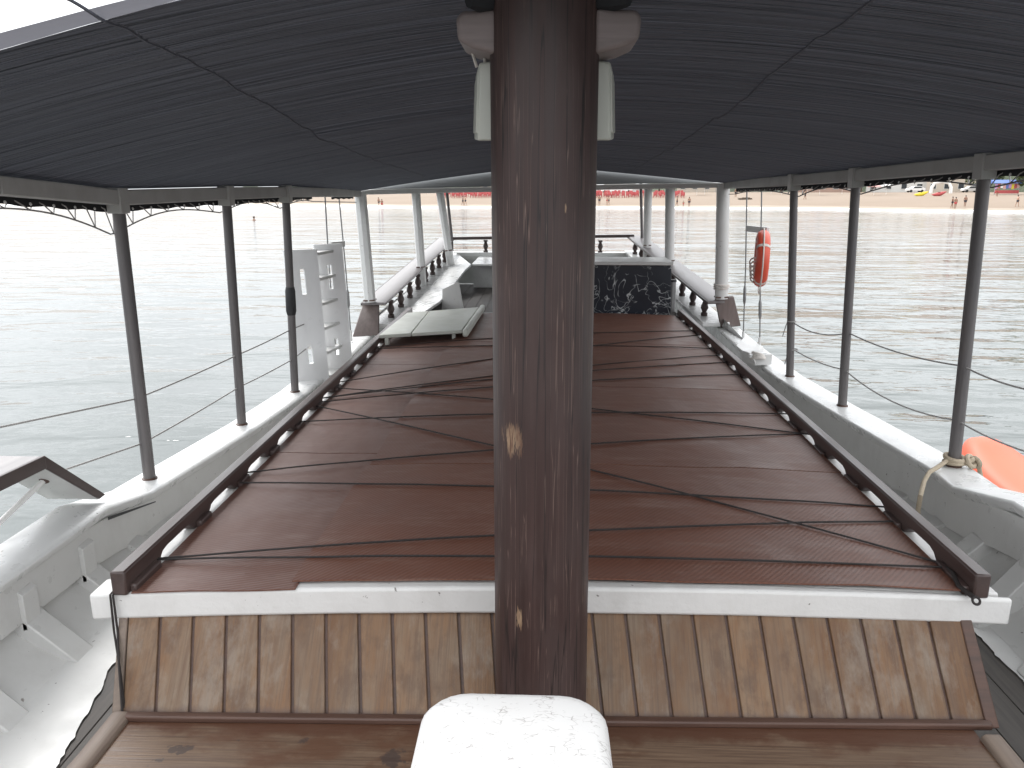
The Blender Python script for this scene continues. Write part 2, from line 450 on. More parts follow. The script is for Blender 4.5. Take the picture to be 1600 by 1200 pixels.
ms = t.n('ShaderNodeMixShader'); ms.inputs[0].default_value = .3
t.l(t.b.outputs[0], ms.inputs[1]); t.l(tr.outputs[0], ms.inputs[2]); t.l(ms.outputs[0], t.o.inputs[0])
M['hem'] = t.m
M['seam'] = simple('net_seam', (.085, .091, .114), .8, .2, 20)
M['net_dark'] = simple('dark_net_border', (.012, .013, .016), .8, .2, 20)

# black marble print
t = NT('black_marble_print')
v = t.vec()
base = t.mix(t.noise(v, 5, 4), (.006, .008, .014), (.02, .024, .036))
for (s_, dd, wd, a_, lo) in ((1.5, 1.1, .006, 1, 0), (2.6, 1.0, .007, .9, 7), (4.5, .8, .009, .7, 13)):
    n1 = t.noise(t.vec(loc=(lo, lo, lo)), s_, 3, .5, dd)
    ln_ = t.ramp(n1, [(.5 - wd, 0), (.5, a_), (.5 + wd, 0)])
    mk = t.ramp(t.noise(t.vec(loc=(lo + 2, 0, 1)), 6, 2), [(.42, 0), (.55, 1)])
    base = t.mix(t.math('MULTIPLY', ln_, mk), base, (.6, .62, .62))
M['marble'] = t.fin(base, .28)

# cracked white paint of the bitt
t = NT('cracked_white_paint')
v = t.vec()
vo = t.n('ShaderNodeTexVoronoi', feature='DISTANCE_TO_EDGE'); vo.inputs['Scale'].default_value = 52
dn = t.n('ShaderNodeTexNoise'); dn.inputs['Scale'].default_value = 14; t.l(v, dn.inputs['Vector'])
mv = t.mix(.09, t.vec((1, 2.1, 1), rot=(0, 0, .5)), dn.outputs[1])
t.l(mv, vo.inputs['Vector'])
ck = t.ramp(vo.outputs[0], [(.0, 1), (.05, 0)])
mk = t.ramp(t.noise(v, 30, 4, .7), [(.50, 0), (.60, .75)])
k = t.math('MULTIPLY', ck, mk)
base = t.mix(t.noise(v, 6, 3), (.58, .565, .55), (.66, .65, .64))
base = t.mix(k, base, (.14, .11, .1))
base = t.mix(t.ramp(t.noise(t.vec((1, 1.6, 1)), 15, 5, .7), [(.655, 0), (.69, .9)]), base, (.12, .09, .075))
M['bitt'] = t.fin(base, .5, t.bump(k, -.2, .002))

# water
t = NT('sea_water')
tc = t.n('ShaderNodeTexCoord')
def wv_(sx, sy, scale, detail, rough=.55, dist=0):
    mp = t.n('ShaderNodeMapping'); mp.inputs['Scale'].default_value = (sx, sy, 1); mp.inputs['Rotation'].default_value = (0, 0, R(8))
    t.l(tc.outputs['Object'], mp.inputs[0]); return t.noise(mp.outputs[0], scale, detail, rough, dist)
big = wv_(.5, 1, .05, 3)
amp = t.ramp(big, [(.36, .45), (.62, 1.15)])
a = wv_(.45, 1, 1.1, 3, .5, .4); b_ = wv_(.6, 1, 4.2, 3, .5); c_ = wv_(.4, 1, .4, 2)
hgt = t.math('ADD', t.math('MULTIPLY', a, .16), t.math('ADD', t.math('MULTIPLY', b_, .024), t.math('MULTIPLY', c_, .34)))
hgt = t.math('MULTIPLY', hgt, amp)
colr = t.mix(big, (.060, .070, .070), (.088, .10, .092))
M['water'] = t.fin(colr, .05, t.bump(hgt, .85, 1.0), IOR=1.333)

# land
t = NT('beach_sand')
M['sand'] = t.fin(t.mix(t.noise(t.vec(), .12, 6, .65), (.20, .15, .108), (.26, .20, .15)), .9)
M['wet'] = simple('wet_sand', (.25, .19, .13), .5, .15, .3)
M['foam'] = simple('white_surf_foam', (.82, .82, .8), .7, .08, .6, .6)
t = NT('wooded_hill')
M['hill'] = t.fin(t.mix(t.ramp(t.noise(t.vec(), .09, 8, .7), [(.35, 0), (.65, 1)]), (.025, .038, .016), (.085, .10, .05)), .9, t.bump(t.noise(t.vec(), .25, 6, .7), 1, 3))
M['leaf'] = simple('leaf_green', (.05, .075, .025), .6, .4, 2)
M['bark'] = simple('bark', (.09, .065, .045), .9, .3, 6)
M['wall_a'] = simple('cream_wall', (.55, .48, .40), .8, .06, .3)
M['wall_b'] = simple('pinkish_wall', (.45, .31, .25), .8, .06, .3)
M['wall_c'] = simple('white_wall', (.66, .65, .62), .8, .05, .3)
M['glass'] = simple('dark_window_glass', (.03, .035, .04), .15, .2, 1)
M['roof_tile'] = simple('terracotta_roof', (.26, .10, .06), .8, .2, 1)
M['red'] = simple('red_plastic', (.42, .07, .07), .5, .12, 3)
M['teal'] = simple('turquoise_canvas', (.06, .42, .45), .6, .1, 2)
M['canvas'] = simple('white_canvas', (.78, .77, .75), .6, .05, 2)
M['pink'] = simple('faded_pink_canvas', (.62, .36, .34), .7, .1, 2)
M['blue'] = simple('blue_canvas', (.10, .17, .45), .6, .1, 2)
M['lilac'] = simple('lilac_cloth', (.5, .25, .5), .7, .15, 2)
M['yellow'] = simple('yellow_plastic', (.70, .55, .04), .5, .1, 2)
M['skin'] = simple('tan_skin', (.24, .13, .085), .6, .1, 4)
M['skin2'] = simple('light_skin', (.42, .26, .19), .6, .1, 4)
M['cloth_dark'] = simple('dark_shorts', (.03, .03, .04), .8, .2, 4)
M['cloth_red'] = simple('red_swimwear', (.4, .06, .06), .8, .2, 4)
M['tyre'] = simple('black_rubber', (.02, .02, .02), .8)
M['pole_grey'] = simple('grey_metal_pole', (.35, .35, .35), .5)

# ------------------------------------------------------------------ sea and shore
o = MB().grid(lambda u, v: (lerp(-2500, 2500, u), lerp(-1500, 3500, v), 0), 4, 4).build('sea', M['water'], recalc=False, origin=(0, 0, 0)); struct(o)
SHORE = [(-1400, 300, 0), (-700, 230, 0), (-300, 208, 0), (0, 196, 0), (250, 180, 0), (480, 170, 0), (620, 150, 0), (800, 146, 0), (1000, 146, 0), (1250, 147, 0), (1450, 140, 0), (1650, 138, 0), (2100, 145, 0), (3200, 170, 0)]
def az(px): d = ray(px, 297); return math.atan2(d.x, d.y)
def shore_r(px): return interp(SHORE, px)[0] + 1.2 * noise.noise(Vector((px * .012, 3, 0)))
def beach_z(tt): return 2.6 * (1 - math.exp(-max(tt, 0) / 18)) if tt > 0 else tt * .08
def land(px, tt, dz=0):
    r = shore_r(px) + tt; a = az(px)
    return Vector((r * math.sin(a), r * math.cos(a), beach_z(tt) + dz))
PXS = (-1400, 3200)
TS = [-10, -3, 0, 2, 4, 7, 11, 16, 22, 30, 40, 55, 75, 110, 170, 260]
mb = MB().grid(lambda u, v: land(lerp(PXS[0], PXS[1], u), TS[round(v * (len(TS) - 1))]) + Vector((0, 0, .12 * noise.noise(Vector((u * 300, v * 30, 0))) * (1 if .2 < v < .8 else 0))), 230, len(TS) - 1)
struct(mb.build('beach', M['sand'], recalc=False, smooth=180))
mb = MB().grid(lambda u, v: land(lerp(PXS[0], PXS[1], u), 3.2 * v - .6 + .6 * noise.noise(Vector((u * 160, v, 0))), .06), 230, 3)
struct(mb.build('wet_sand', M['wet'], recalc=False, smooth=180))
def foamf(u, v):
    px = lerp(PXS[0], PXS[1], u); k = .75 + .5 * noise.noise(Vector((px * .03, 9, 0)))
    tt = lerp(-2.6, .8, v)
    r = shore_r(px) + tt; a = az(px)
    return Vector((r * math.sin(a), r * math.cos(a), .02 + k * .16 * math.sin(math.pi * min(1, v * 1.02)) ** 1.5))
struct(MB().grid(foamf, 400, 8).build('surf_foam', M['foam'], recalc=False, smooth=180), 'stuff')
def hillz(px): 
    k = max(0, min(1, (px - 430) / 330))
    return (22 + 14 * math.sin(px * .0037 + 1) + 9 * math.sin(px * .011) + 8 * noise.noise(Vector((px * .02, 1, 0)))) * k + 1.5
def hillf(u, v):
    px = lerp(380, 3200, u); r = lerp(238, 420, v); a = az(px)
    zz = 2.3 + hillz(px) * (1 - (1 - v) ** 2.2) + 3 * noise.noise(Vector((px * .03, v * 9, 4))) * (v > .05)
    return Vector((r * math.sin(a), r * math.cos(a), zz))
struct(MB().grid(hillf, 200, 14).build('hills', M['hill'], recalc=False, smooth=180))

def onbeach(px, py):
    lo, hi = -4.0, 80.0
    for _ in range(40):
        m_ = (lo + hi) / 2; q = land(px, m_)
        d = q - EYE; zc = d.dot(cF); y_ = 600 - FPX * d.dot(cU) / zc
        if y_ > py: lo = m_
        else: hi = m_
    return land(px, lo)

# ------------------------------------------------------------------ the boat: deck, bulwarks
DECKH = 1.78
mb = MB()
k = 0
x = -1.80
while x < 1.80:
    mb.tone = random.random()
    mb.box((x + .07, 3.2, H - DECKH - .02), (.137, 8.6, .04)); x += .14
    mb.tone = 0
deck = struct(mb.build('deck', M['deck'], bevel=.003))

LST = [(-2.0, -2.0, 1.31), (1.0, -2.03, 1.34), (2.6, -2.045, 1.365), (3.12, -2.05, 1.37), (3.60, -2.09, 1.49), (3.787, -2.085, 1.5), (4.778, -1.965, 1.5), (5.63, -1.905, 1.5), (7.0, -1.885, 1.48), (8.0, -1.88, 1.45)]
RST = [(-2.0, 2.02, 1.20), (1.0, 2.06, 1.23), (2.6, 2.10, 1.265), (3.10, 2.105, 1.27), (3.62, 2.14, 1.41), (3.937, 2.165, 1.42), (5.105, 2.03, 1.42), (5.952, 1.955, 1.42), (7.0, 1.935, 1.41), (8.1, 1.96, 1.40)]
AFT_L = [(8.0, -1.80, 1.32), (10.0, -1.60, 1.15), (12.3, -1.45, .95)]
AFT_R = [(8.0, 1.84, 1.27), (10.0, 1.63, 1.10), (12.3, 1.44, .90)]
def bulwark(side, ST, AFT, name, label):
    s = side
    root = thing(name, label, 'bulwark', (ST[3][1], 3.2, 0))
    path = [P(q[1], q[0], q[2]) for q in ST]
    # rounded cap
    prof = [(-.115, -.015), (-.10, -.045), (-.085, -.06), (.085, -.06), (.105, -.045), (.118, -.015), (.108, -.004), (.085, 0), (-.085, 0), (-.108, -.004)]
    MB().sweep(prof, path).build('cap_rail', M['white'], root, bevel=.004)
    # inner upper strake, just under the cap
    def dep(y): return .20 if y > 3.6 else (.20 - .02 * (3.6 - y) if y > 2 else .168)
    def stk(y, a, hh):
        X, h = interp(ST, y); return P(X - s * a, y, h + hh)
    ys = [-2 + .25 * i for i in range(41)]
    mb = MB()
    rows = [[stk(y, .035, .05), stk(y, .085, .055), stk(y, .085, .055 + dep(y)), stk(y, .035, .055 + dep(y))] for y in ys]
    for i in range(len(ys) - 1):
        a, b = rows[i], rows[i + 1]
        mb.hexa([a[3], a[2], b[2], b[3], a[0], a[1], b[1], b[0]])
    mb2 = MB(); o_ = len(mb2.v)
    for r_ in rows: mb2.v += r_
    for i in range(len(rows) - 1):
        for j in range(4):
            mb2.f.append([i * 4 + j, i * 4 + (j + 1) % 4, (i + 1) * 4 + (j + 1) % 4, (i + 1) * 4 + j]); mb2.t.append(0)
    mb2.f.append([0, 1, 2, 3]); mb2.f.append([len(mb2.v) - 4 + j for j in range(4)]); mb2.t += [0, 0]
    mb2.build('strake', M['white_grey'], root, bevel=.004)
    # inner skin down to the waterway, and the waterway sheet
    def base(y):
        X, h = interp(ST, y); return X - s * .24
    mb = MB()
    mb.grid(lambda u, v: (lambda y: (lambda X, h: P(lerp(X + s * .01, base(y), v ** 3.2), y, lerp(h + .05, 1.752, v)))(*interp(ST, y)))(lerp(-2, 8, u)), 40, 6)
    mb.build('inner_planking', M['white_grey'], root, recalc=False)
    def ww(u, v):
        y = lerp(-2, 8, u); e = s * (min(1.70, 1.536 + .208 * (y - 2.06)) if s < 0 else 1.80) + s * .018 * noise.noise(Vector((y * 9, s, 0))) + s * .008 * noise.noise(Vector((y * 40, s, 3)))
        return P(lerp(base(y) + s * .01, e, v), y, lerp(1.75, 1.772, v))
    MB().grid(ww, 500, 4).build('waterway', M['white_grey'], root, recalc=False)
    # ribs
    y = .55; mb = None
    while y < 7.6:
        X, h = interp(ST, y); b_ = base(y); hb = h + .06 + dep(y) - .02
        mb = MB()
        def sk(v_, off): return P(lerp(X + s * .01, b_, v_ ** 3.2) - s * off, y, lerp(h + .05, 1.752, v_))
        v0 = (hb - h - .05) / (1.702 - h)
        vv = [lerp(v0, 1, k / 6) for k in range(7)]
        pts = [P(X - s * .088, y, hb), P(b_ - s * .05, y, 1.768)] + [P(b_ + s * .02, y, 1.768)] + [sk(v_, -.03) for v_ in vv[::-1]]
        mb.prism(pts, (0, .11, 0)).build('rib', M['white_grey'], root, bevel=.006)
        mb = MB()
        pts = [P(X - s * .084, y, h + .10), P(X - s * .105, y, h + .115), P(X - s * .105, y, h + .08 + dep(y)), P(X - s * .084, y, h + .085 + dep(y))]
        if y < 3.2: mb.prism(pts, (0, .085, 0)).build('rib_head', M['white_grey'], root, bevel=.003)
        y += .395
    # outside of the hull
    al = [(q[0], q[1], q[2] + .05) for q in ST] + [(a[0] + .02, a[1], a[2] + .03) for a in AFT[0:]]
    al = sorted(al)
    def out(u, v):
        y = lerp(-2, 12.3, u); X, h = interp(al, y)
        return P(X + s * (.05 + .10 * math.sin(v * math.pi * .55)) - s * .35 * max(0, v - .6), y, lerp(h, 3.5, v))
    MB().grid(out, 50, 8).build('topside', M['white'], root, recalc=False)
    return root
bwL = bulwark(-1, LST, AFT_L, 'bulwark', 'white painted bulwark and cap rail carrying the dark sloped-end rail')
bwR = bulwark(1, RST, AFT_R, 'bulwark', 'white painted bulwark and cap rail with beige rope tied at its post')

# thin dark gap under the raised wedge of the left cap
mb = MB().prism([P(-1.957, 3.15, 1.435), P(-1.957, 3.15, 1.45), P(-1.965, 3.58, 1.545), P(-1.965, 3.58, 1.54)], (.003, 0, 0))
mb.build('open_seam', M['black'], bwL)

# ------------------------------------------------------------------ deckhouse
def roofz(x): return H - 1.325 + .032 * (1 - (x / 1.5) ** 2)
def fronty(x): return 2.285 + .03 * (x + 1.5)
cab = thing('deckhouse', 'low deckhouse with white roof edge, weathered plank front and dark toe rails', 'deckhouse', (0, 2.3, H - 1.78))
XL, XR = -1.525, 1.585
BACKY = 8.35
def slab(x0, x1, n, zt, th, y0f, y1):
    mb = MB(); a = []
    for i in range(n + 1):
        x = lerp(x0, x1, i / n); z = zt(x); y0 = y0f(x)
        mb.v += [Vector((x, y0, z - th)), Vector((x, y0, z)), Vector((x, y1, z)), Vector((x, y1, z - th))]
    for i in range(n):
        for j in range(4):
            mb.f.append([i * 4 + j, i * 4 + (j + 1) % 4, (i + 1) * 4 + (j + 1) % 4, (i + 1) * 4 + j]); mb.t.append(0)
    mb.f.append([0, 1, 2, 3]); mb.f.append([n * 4 + j for j in range(4)]); mb.t += [0, 0]
    return mb
slab(XL + .02, XR - .02, 16, lambda x: roofz(x) - .006, .05, lambda x: fronty(x) + .05, BACKY).build('roof', M['white_old'], cab, bevel=.006)
slab(XL, XR, 30, lambda x: roofz(x) + .0015 * noise.noise(Vector((x * 5, 0, 0))), .098, fronty, 2.40).build('roof_edge_beam', M['white_old'], cab, bevel=.014, seg=3)
# plank front, leaning
tl, tr_, bl, br = P(-1.41, 2.31, 1.395), P(1.425, 2.395, 1.385), P(-1.352, 2.095, 1.665), P(1.435, 2.165, 1.665)
mb = MB()
nP = 25
nrm = ((tr_ - tl).cross(bl - tl)).normalized()
if nrm.y > 0: nrm = -nrm
for i in range(nP):
    mb.tone = .01 + .98 * random.random()
    a, b = (i + .045) / nP, (i + .955) / nP
    q = [lerp(bl, br, a), lerp(bl, br, b), lerp(tl, tr_, b), lerp(tl, tr_, a)]
    mb.hexa([p - nrm * .02 for p in q] + [p + nrm * .002 * random.random() for p in q])
mb.build('plank_front', M['teak'], cab, bevel=.0035)
q = [bl, br, tr_, tl]
MB().hexa([p - nrm * .06 for p in q] + [p - nrm * .008 for p in q]).build('panel_backing', M['brown_mould'], cab)
mb = MB().bar(bl + nrm * .012 + Vector((0, 0, .012)), br + nrm * .012 + Vector((0, 0, .012)), .03, .022)
mb.build('bottom_moulding', M['brown_mould'], cab, bevel=.006)
MB().bar(lerp(bl, tl, .0) + Vector((-.012, 0, 0)), tl + Vector((-.012, 0, -.01)), .03, .02, up=nrm).build('corner_post', M['trim_wood'], cab, bevel=.004)
mb = MB().bar(br + Vector((.012, 0, 0)), tr_ + Vector((.012, 0, -.01)), .04, .02, up=nrm)
mb.build('corner_post', M['brown_mould'], cab, bevel=.004)
for s, xx in ((-1, -1.40), (1, 1.44)):
    MB().hexa([Vector((xx, 2.40, H - 1.78)), Vector((xx + s * .03, 2.40, H - 1.78)), Vector((xx + s * .03, BACKY, H - 1.78)), Vector((xx, BACKY, H - 1.78)),
               Vector((xx, 2.40, H - 1.385)), Vector((xx + s * .03, 2.40, H - 1.385)), Vector((xx + s * .03, BACKY, H - 1.385)), Vector((xx, BACKY, H - 1.385))]).build('side_wall', M['white_grey'], cab)

# toe rails: bar on blocks with scuppers between them
def toe(side, x0, x1, y0, y1, first, pitch, op, name):
    def X(y): return lerp(x0, x1, (y - y0) / (y1 - y0))
    def bz(y): return roofz(X(y)) - .002
    HT, SL = .088, .040
    outline = [(y0, 0)]
    # side profile polygon along y, with rounded scuppers
    mb = MB(); ys = []
    yy = first; cuts = []
    while yy + op < y1 - .05:
        cuts.append((yy, yy + op)); yy += pitch
    segs = []; cur = y0
    for (a, b) in cuts:
        segs.append((cur, a, False)); segs.append((a, b, True)); cur = b
    segs.append((cur, y1, False))
    wd = .026
    st = []                                           # (y, bottom height)
    for (a, b, o_) in segs:
        if not o_: st += [(a, 0), (b, 0)]
        else:
            for k in range(9):
                u = k / 8; e = min(1, math.sin(math.pi * u) * (1.9 if side < 0 else 1.35)) ** .5 if 0 < u < 1 else 0
                st.append((lerp(a, b, u), SL * e))
    # drop duplicates
    st2 = [st[0]]
    for q in st[1:]:
        if q[0] - st2[-1][0] > 1e-4: st2.append(q)
        elif q[1] != st2[-1][1]: st2[-1] = (q[0], max(q[1], st2[-1][1]) if False else q[1])
    for (y, b) in st2:
        z = bz(y); x = X(y)
        mb.v += [Vector((x - wd, y, z + b)), Vector((x - wd, y, z + HT)), Vector((x + wd, y, z + HT)), Vector((x + wd, y, z + b))]
    n = len(st2)
    for i in range(n - 1):
        for j in range(4):
            mb.f.append([i * 4 + j, i * 4 + (j + 1) % 4, (i + 1) * 4 + (j + 1) % 4, (i + 1) * 4 + j]); mb.t.append(0)
    mb.f.append([0, 1, 2, 3]); mb.f.append([(n - 1) * 4 + j for j in range(4)]); mb.t += [0, 0]
    # small base flare on the inner side at the blocks
    for (a, b, o_) in segs:
        if not o_ and b - a > .05:
            xm = X((a + b) / 2); 
            mb.box((xm - side * .036, (a + b) / 2, bz(a) + .015), (.026, (b - a) * .8, .034))
    return mb.build('toe_rail', M['dark_wood'], cab, bevel=.007)
toe(-1, -1.41, -1.435, 2.275, 8.25, 2.50, .43, .30, 'l')
toe(1, 1.475, 1.475, 2.375, 8.25, 2.62, .43, .27, 'r')

# ------------------------------------------------------------------ vinyl mats on the roof
def mat_(name, x0, x1, ya0, ya1, yb0, yb1, dz, m, label, skew=0):
    # front edge from (x0,ya0) to (x1,ya1), back edge from (x0,yb0) to (x1,yb1)
    n = 14
    def top(u, v):
        xx = lerp(x0, x1, u) + skew * v
        y = lerp(lerp(ya0, ya1, u), lerp(yb0, yb1, u), v)
        edge = min(v, 1 - v) < .001
        return Vector((xx, y + (.004 * noise.noise(Vector((xx * 4, y, dz * 99))) if edge else 0), roofz(xx) + dz + .005 * noise.noise(Vector((xx * 3, y * 3, dz * 50))) + (.006 * max(0, noise.noise(Vector((xx * 2.2, y, 5)))) if edge else 0)))
    mb = MB().grid(top, n, 12); mb2 = MB()
    # give it thickness
    k = len(mb.v); off = Vector((0, 0, -.005))
    mb.v += [v + off for v in mb.v]
    fs = list(mb.f)
    for f in fs: mb.f.append([i + k for i in f][::-1]); mb.t.append(0)
    w_ = 13
    rim = [i * w_ for i in range(n + 1)] + [n * w_ + j for j in range(1, w_)] + [i * w_ + w_ - 1 for i in range(n - 1, -1, -1)] + [j for j in range(w_ - 2, 0, -1)]
    for i in range(len(rim)):
        a, b = rim[i], rim[(i + 1) % len(rim)]
        mb.f.append([a, b, b + k, a + k]); mb.t.append(0)
    o = mb.build(name, m, smooth=60)
    tag(o, label, 'deck mat')
SX = -.82
mat_('deck_mat', -1.375, SX, 2.285, 2.30, 3.70, 3.66, .005, M['vinyl1'], 'brown ribbed vinyl mat at the front left corner of the roof')
mat_('deck_mat', -1.385, SX + .015, 3.71, 3.67, 5.78, 5.70, .005, M['vinyl1'], 'narrow brown mat along the left toe rail, middle one of three')
mat_('deck_mat', -1.395, SX + .03, 5.79, 5.71, 8.15, 8.15, .005, M['vinyl1'], 'narrow brown mat along the left toe rail, partly under the white hatch lid')
mat_('deck_mat', SX - .02, 1.43, 2.335, 2.40, 3.47, 3.50, .017, M['vinyl2'], 'wide brown vinyl mat nearest the white roof edge beam, behind the mast')
mat_('deck_mat', SX - .005, 1.435, 3.48, 3.51, 5.0, 5.02, .017, M['vinyl2'], 'wide brown vinyl mat, second one back from the roof edge')
mat_('deck_mat', SX + .01, 1.435, 5.01, 5.03, 6.55, 6.55, .017, M['vinyl2'], 'wide brown vinyl mat, third one back from the roof edge')
mat_('deck_mat', SX + .03, 1.435, 6.56, 6.56, 8.20, 8.22, .017, M['vinyl2'], 'wide brown vinyl mat reaching the black marble box')

# cord lashed to and fro across the mats
ROPES = [((240, 880), (1395, 820)), ((240, 881), (1515, 893)), ((375, 760), (1392, 797)), ((375, 744), (1278, 680)), ((487, 637), (1505, 894)), ((465, 663), (1245, 650)),
         ((505, 608), (1278, 684)), ((488, 633), (1172, 587)), ((490, 627), (1157, 567)), ((525, 601), (1105, 524)), ((575, 548), (1132, 547)), ((585, 545), (1086, 519)), ((500, 626), (1137, 556))]
mb = MB()
for (a, b) in ROPES:
    pa, pb = onh(*a, 1.315), onh(*b, 1.315)
    pts = []
    for i in range(25):
        q = lerp(pa, pb, i / 24)
        wob = .006 * noise.noise(Vector((q.x * 1.5, a[0] * .1, a[1])))
        pts.append(Vector((q.x, q.y + wob, roofz(q.x) + .0225 + .003 * noise.noise(Vector((q.x * 3, a[1], 0))))))
    mb.tube(pts, .0037, 6)
# loop at the right front corner
c0 = onh(1470, 887, 1.315); c1 = onh(1522, 936, 1.315)
mb.tube([Vector((c0.x, c0.y, roofz(c0.x) + .018)), Vector((lerp(c0.x, c1.x, .5), lerp(c0.y, c1.y, .35), roofz(1.4) + .026)), Vector((c1.x - .02, c1.y + .06, roofz(1.45) + .02)), Vector((c1.x, c1.y + .005, roofz(1.45) + .012))], .008, 8)
mb.torus(Vector((c1.x + .003, c1.y - .008, roofz(1.45) + .006)), (0, -.8, .6), .012, .0045, 16, 6)
tag(mb.build('lashing_cord', M['cord_dark']), 'thin dark cord lashed to and fro across the brown mats', 'cord')
# double cord hanging at the front left corner
mb = MB()
for dx, e in ((0, (197, 1128)), (.014, (191, 1112))):
    top = ony(174 + dx * 300, 930, 2.28); bt = ony(e[0], e[1], 2.10)
    mb.tube([top + Vector((0, .05, .012)), top + Vector((0, -.006, .005)), ony(178 + dx * 400, 985, 2.262), lerp(top, bt, .6), bt], .0042, 6)
tag(mb.build('hanging_cord', M['cord_dark']), 'doubled dark cord hanging from the left roof corner down to the platform', 'cord')

# ------------------------------------------------------------------ fore platform
def edgeL(y): return -1.318 - .06 * max(0, 1.9 - y)
def edgeR(y): return 1.375 + .06 * max(0, 1.9 - y)
plat = thing('platform', 'weathered stained wooden platform in front of the plank panel', 'platform', (0, 1.0, H - 1.74))
mb = MB(); ys = [2.18 - .15 * i for i in range(20)]
zt, zb = H - 1.655, H - 1.72
for y in ys: mb.v += [Vector((edgeL(y), y, zb)), Vector((edgeL(y), y, zt)), Vector((edgeR(y), y, zt)), Vector((edgeR(y), y, zb))]
for i in range(len(ys) - 1):
    for j in range(4): mb.f.append([i * 4 + j, i * 4 + (j + 1) % 4, (i + 1) * 4 + (j + 1) % 4, (i + 1) * 4 + j]); mb.t.append(0)
mb.f.append([0, 1, 2, 3]); mb.f.append([(len(ys) - 1) * 4 + j for j in range(4)]); mb.t += [0, 0]
mb.build('platform_top', M['platform'], plat)
for s, e in ((-1, edgeL), (1, edgeR)):
    path = [Vector((e(y) + s * .03, y, zt)) for y in [2.10 - .1 * i for i in range(25)]][::-1]
    MB().sweep([(-.034, -.08), (.034, -.08), (.034, .012), (.02, .022), (-.02, .022), (-.034, .012)], path).build('edge_trim', M['trim_wood'], plat, bevel=.006)

# ------------------------------------------------------------------ bitt
bt = thing('bitt', 'stout white painted bitt head with cracked paint, in front of the mast', 'bitt', (-.038, .93, H - 1.65))
def rrect(w_, d_, r, n=7):
    o = []
    for (cx, cy, a0) in ((w_ - r, d_ - r, 0), (-w_ + r, d_ - r, 90), (-w_ + r, -d_ + r, 180), (w_ - r, -d_ + r, 270)):
        for i in range(n):
            a = R(a0 + 90 * i / (n - 1)); o.append((cx + r * math.cos(a), cy + r * math.sin(a)))
    return o
mb = MB(); rings = [(.135, 1.66, .06), (.14, 1.1, .06), (.148, .95, .065), (.149, .83, .068), (.146, .812, .068), (.138, .801, .066), (.125, .796, .062), (.08, .792, .05), (.02, .790, .015)]
o_ = 0
for (w_, h, r) in rings:
    for (a, b) in rrect(w_, w_ * 1.08, r): mb.v.append(P(-.038 + a, .945 + b, h))
n = 28
for i in range(len(rings) - 1):
    for j in range(n): mb.f.append([i * n + j, i * n + (j + 1) % n, (i + 1) * n + (j + 1) % n, (i + 1) * n + j]); mb.t.append(0)
mb.f.append([(len(rings) - 1) * n + j for j in range(n)]); mb.t.append(0)
mb.build('bitt_post', M['bitt'], bt, smooth=60)

# ------------------------------------------------------------------ mast
mast = thing('mast', 'thick dark brown varnished mast with pale cracks and a chipped patch', 'mast', MASTO)
prof = []
mb = MB(); n = 48
zs = [H - 1.65 + .1 * i for i in range(80)]
for z in zs:
    r = .1385 - .003 * (z - H + 1.65) / 2
    for j in range(n):
        a = 2 * math.pi * j / n
        rr = r + .0018 * noise.noise(Vector((math.cos(a) * 2.2, math.sin(a) * 2.2, z * .6)))
        mb.v.append(Vector((.004 + .004 * (z - H + .8) * -1 + rr * math.cos(a), 2.05 + rr * math.sin(a), z)))
for i in range(len(zs) - 1):
    for j in range(n): mb.f.append([i * n + j, i * n + (j + 1) % n, (i + 1) * n + (j + 1) % n, (i + 1) * n + j]); mb.t.append(0)
mb.f.append(list(range(n))); mb.f.append([(len(zs) - 1) * n + j for j in range(n)]); mb.t += [0, 0]
mb.build('mast_pole', M['mast'], mast, origin=MASTO)
for s, x0, x1 in ((-1, -.115, -.21), (1, .12, .226)):
    # cheek block: flat face, chamfered bottom
    pts = [Vector((x0, 1.99, H + .318)), Vector((lerp(x0, x1, .6), 1.99, H + .332)), Vector((x1, 1.99, H + .35)), Vector((x1 + s * .004, 1.99, H + .400)), Vector((x1 - s * .010, 1.99, H + .416)), Vector((x0, 1.99, H + .418))]
    MB().prism(pts, (0, .17, 0)).build('cheek_block', M['cheek'], mast, bevel=.012, seg=3)
    mb = MB().tube([Vector((x1 - s * .03, 1.97, H + .432)), Vector((lerp(x0, x1, .5), 1.985, H + .437)), Vector((x0, 2.02, H + .44))], [.016, .026, .03], 8)
    mb.build('awning_tie', M['net_dark'], mast)
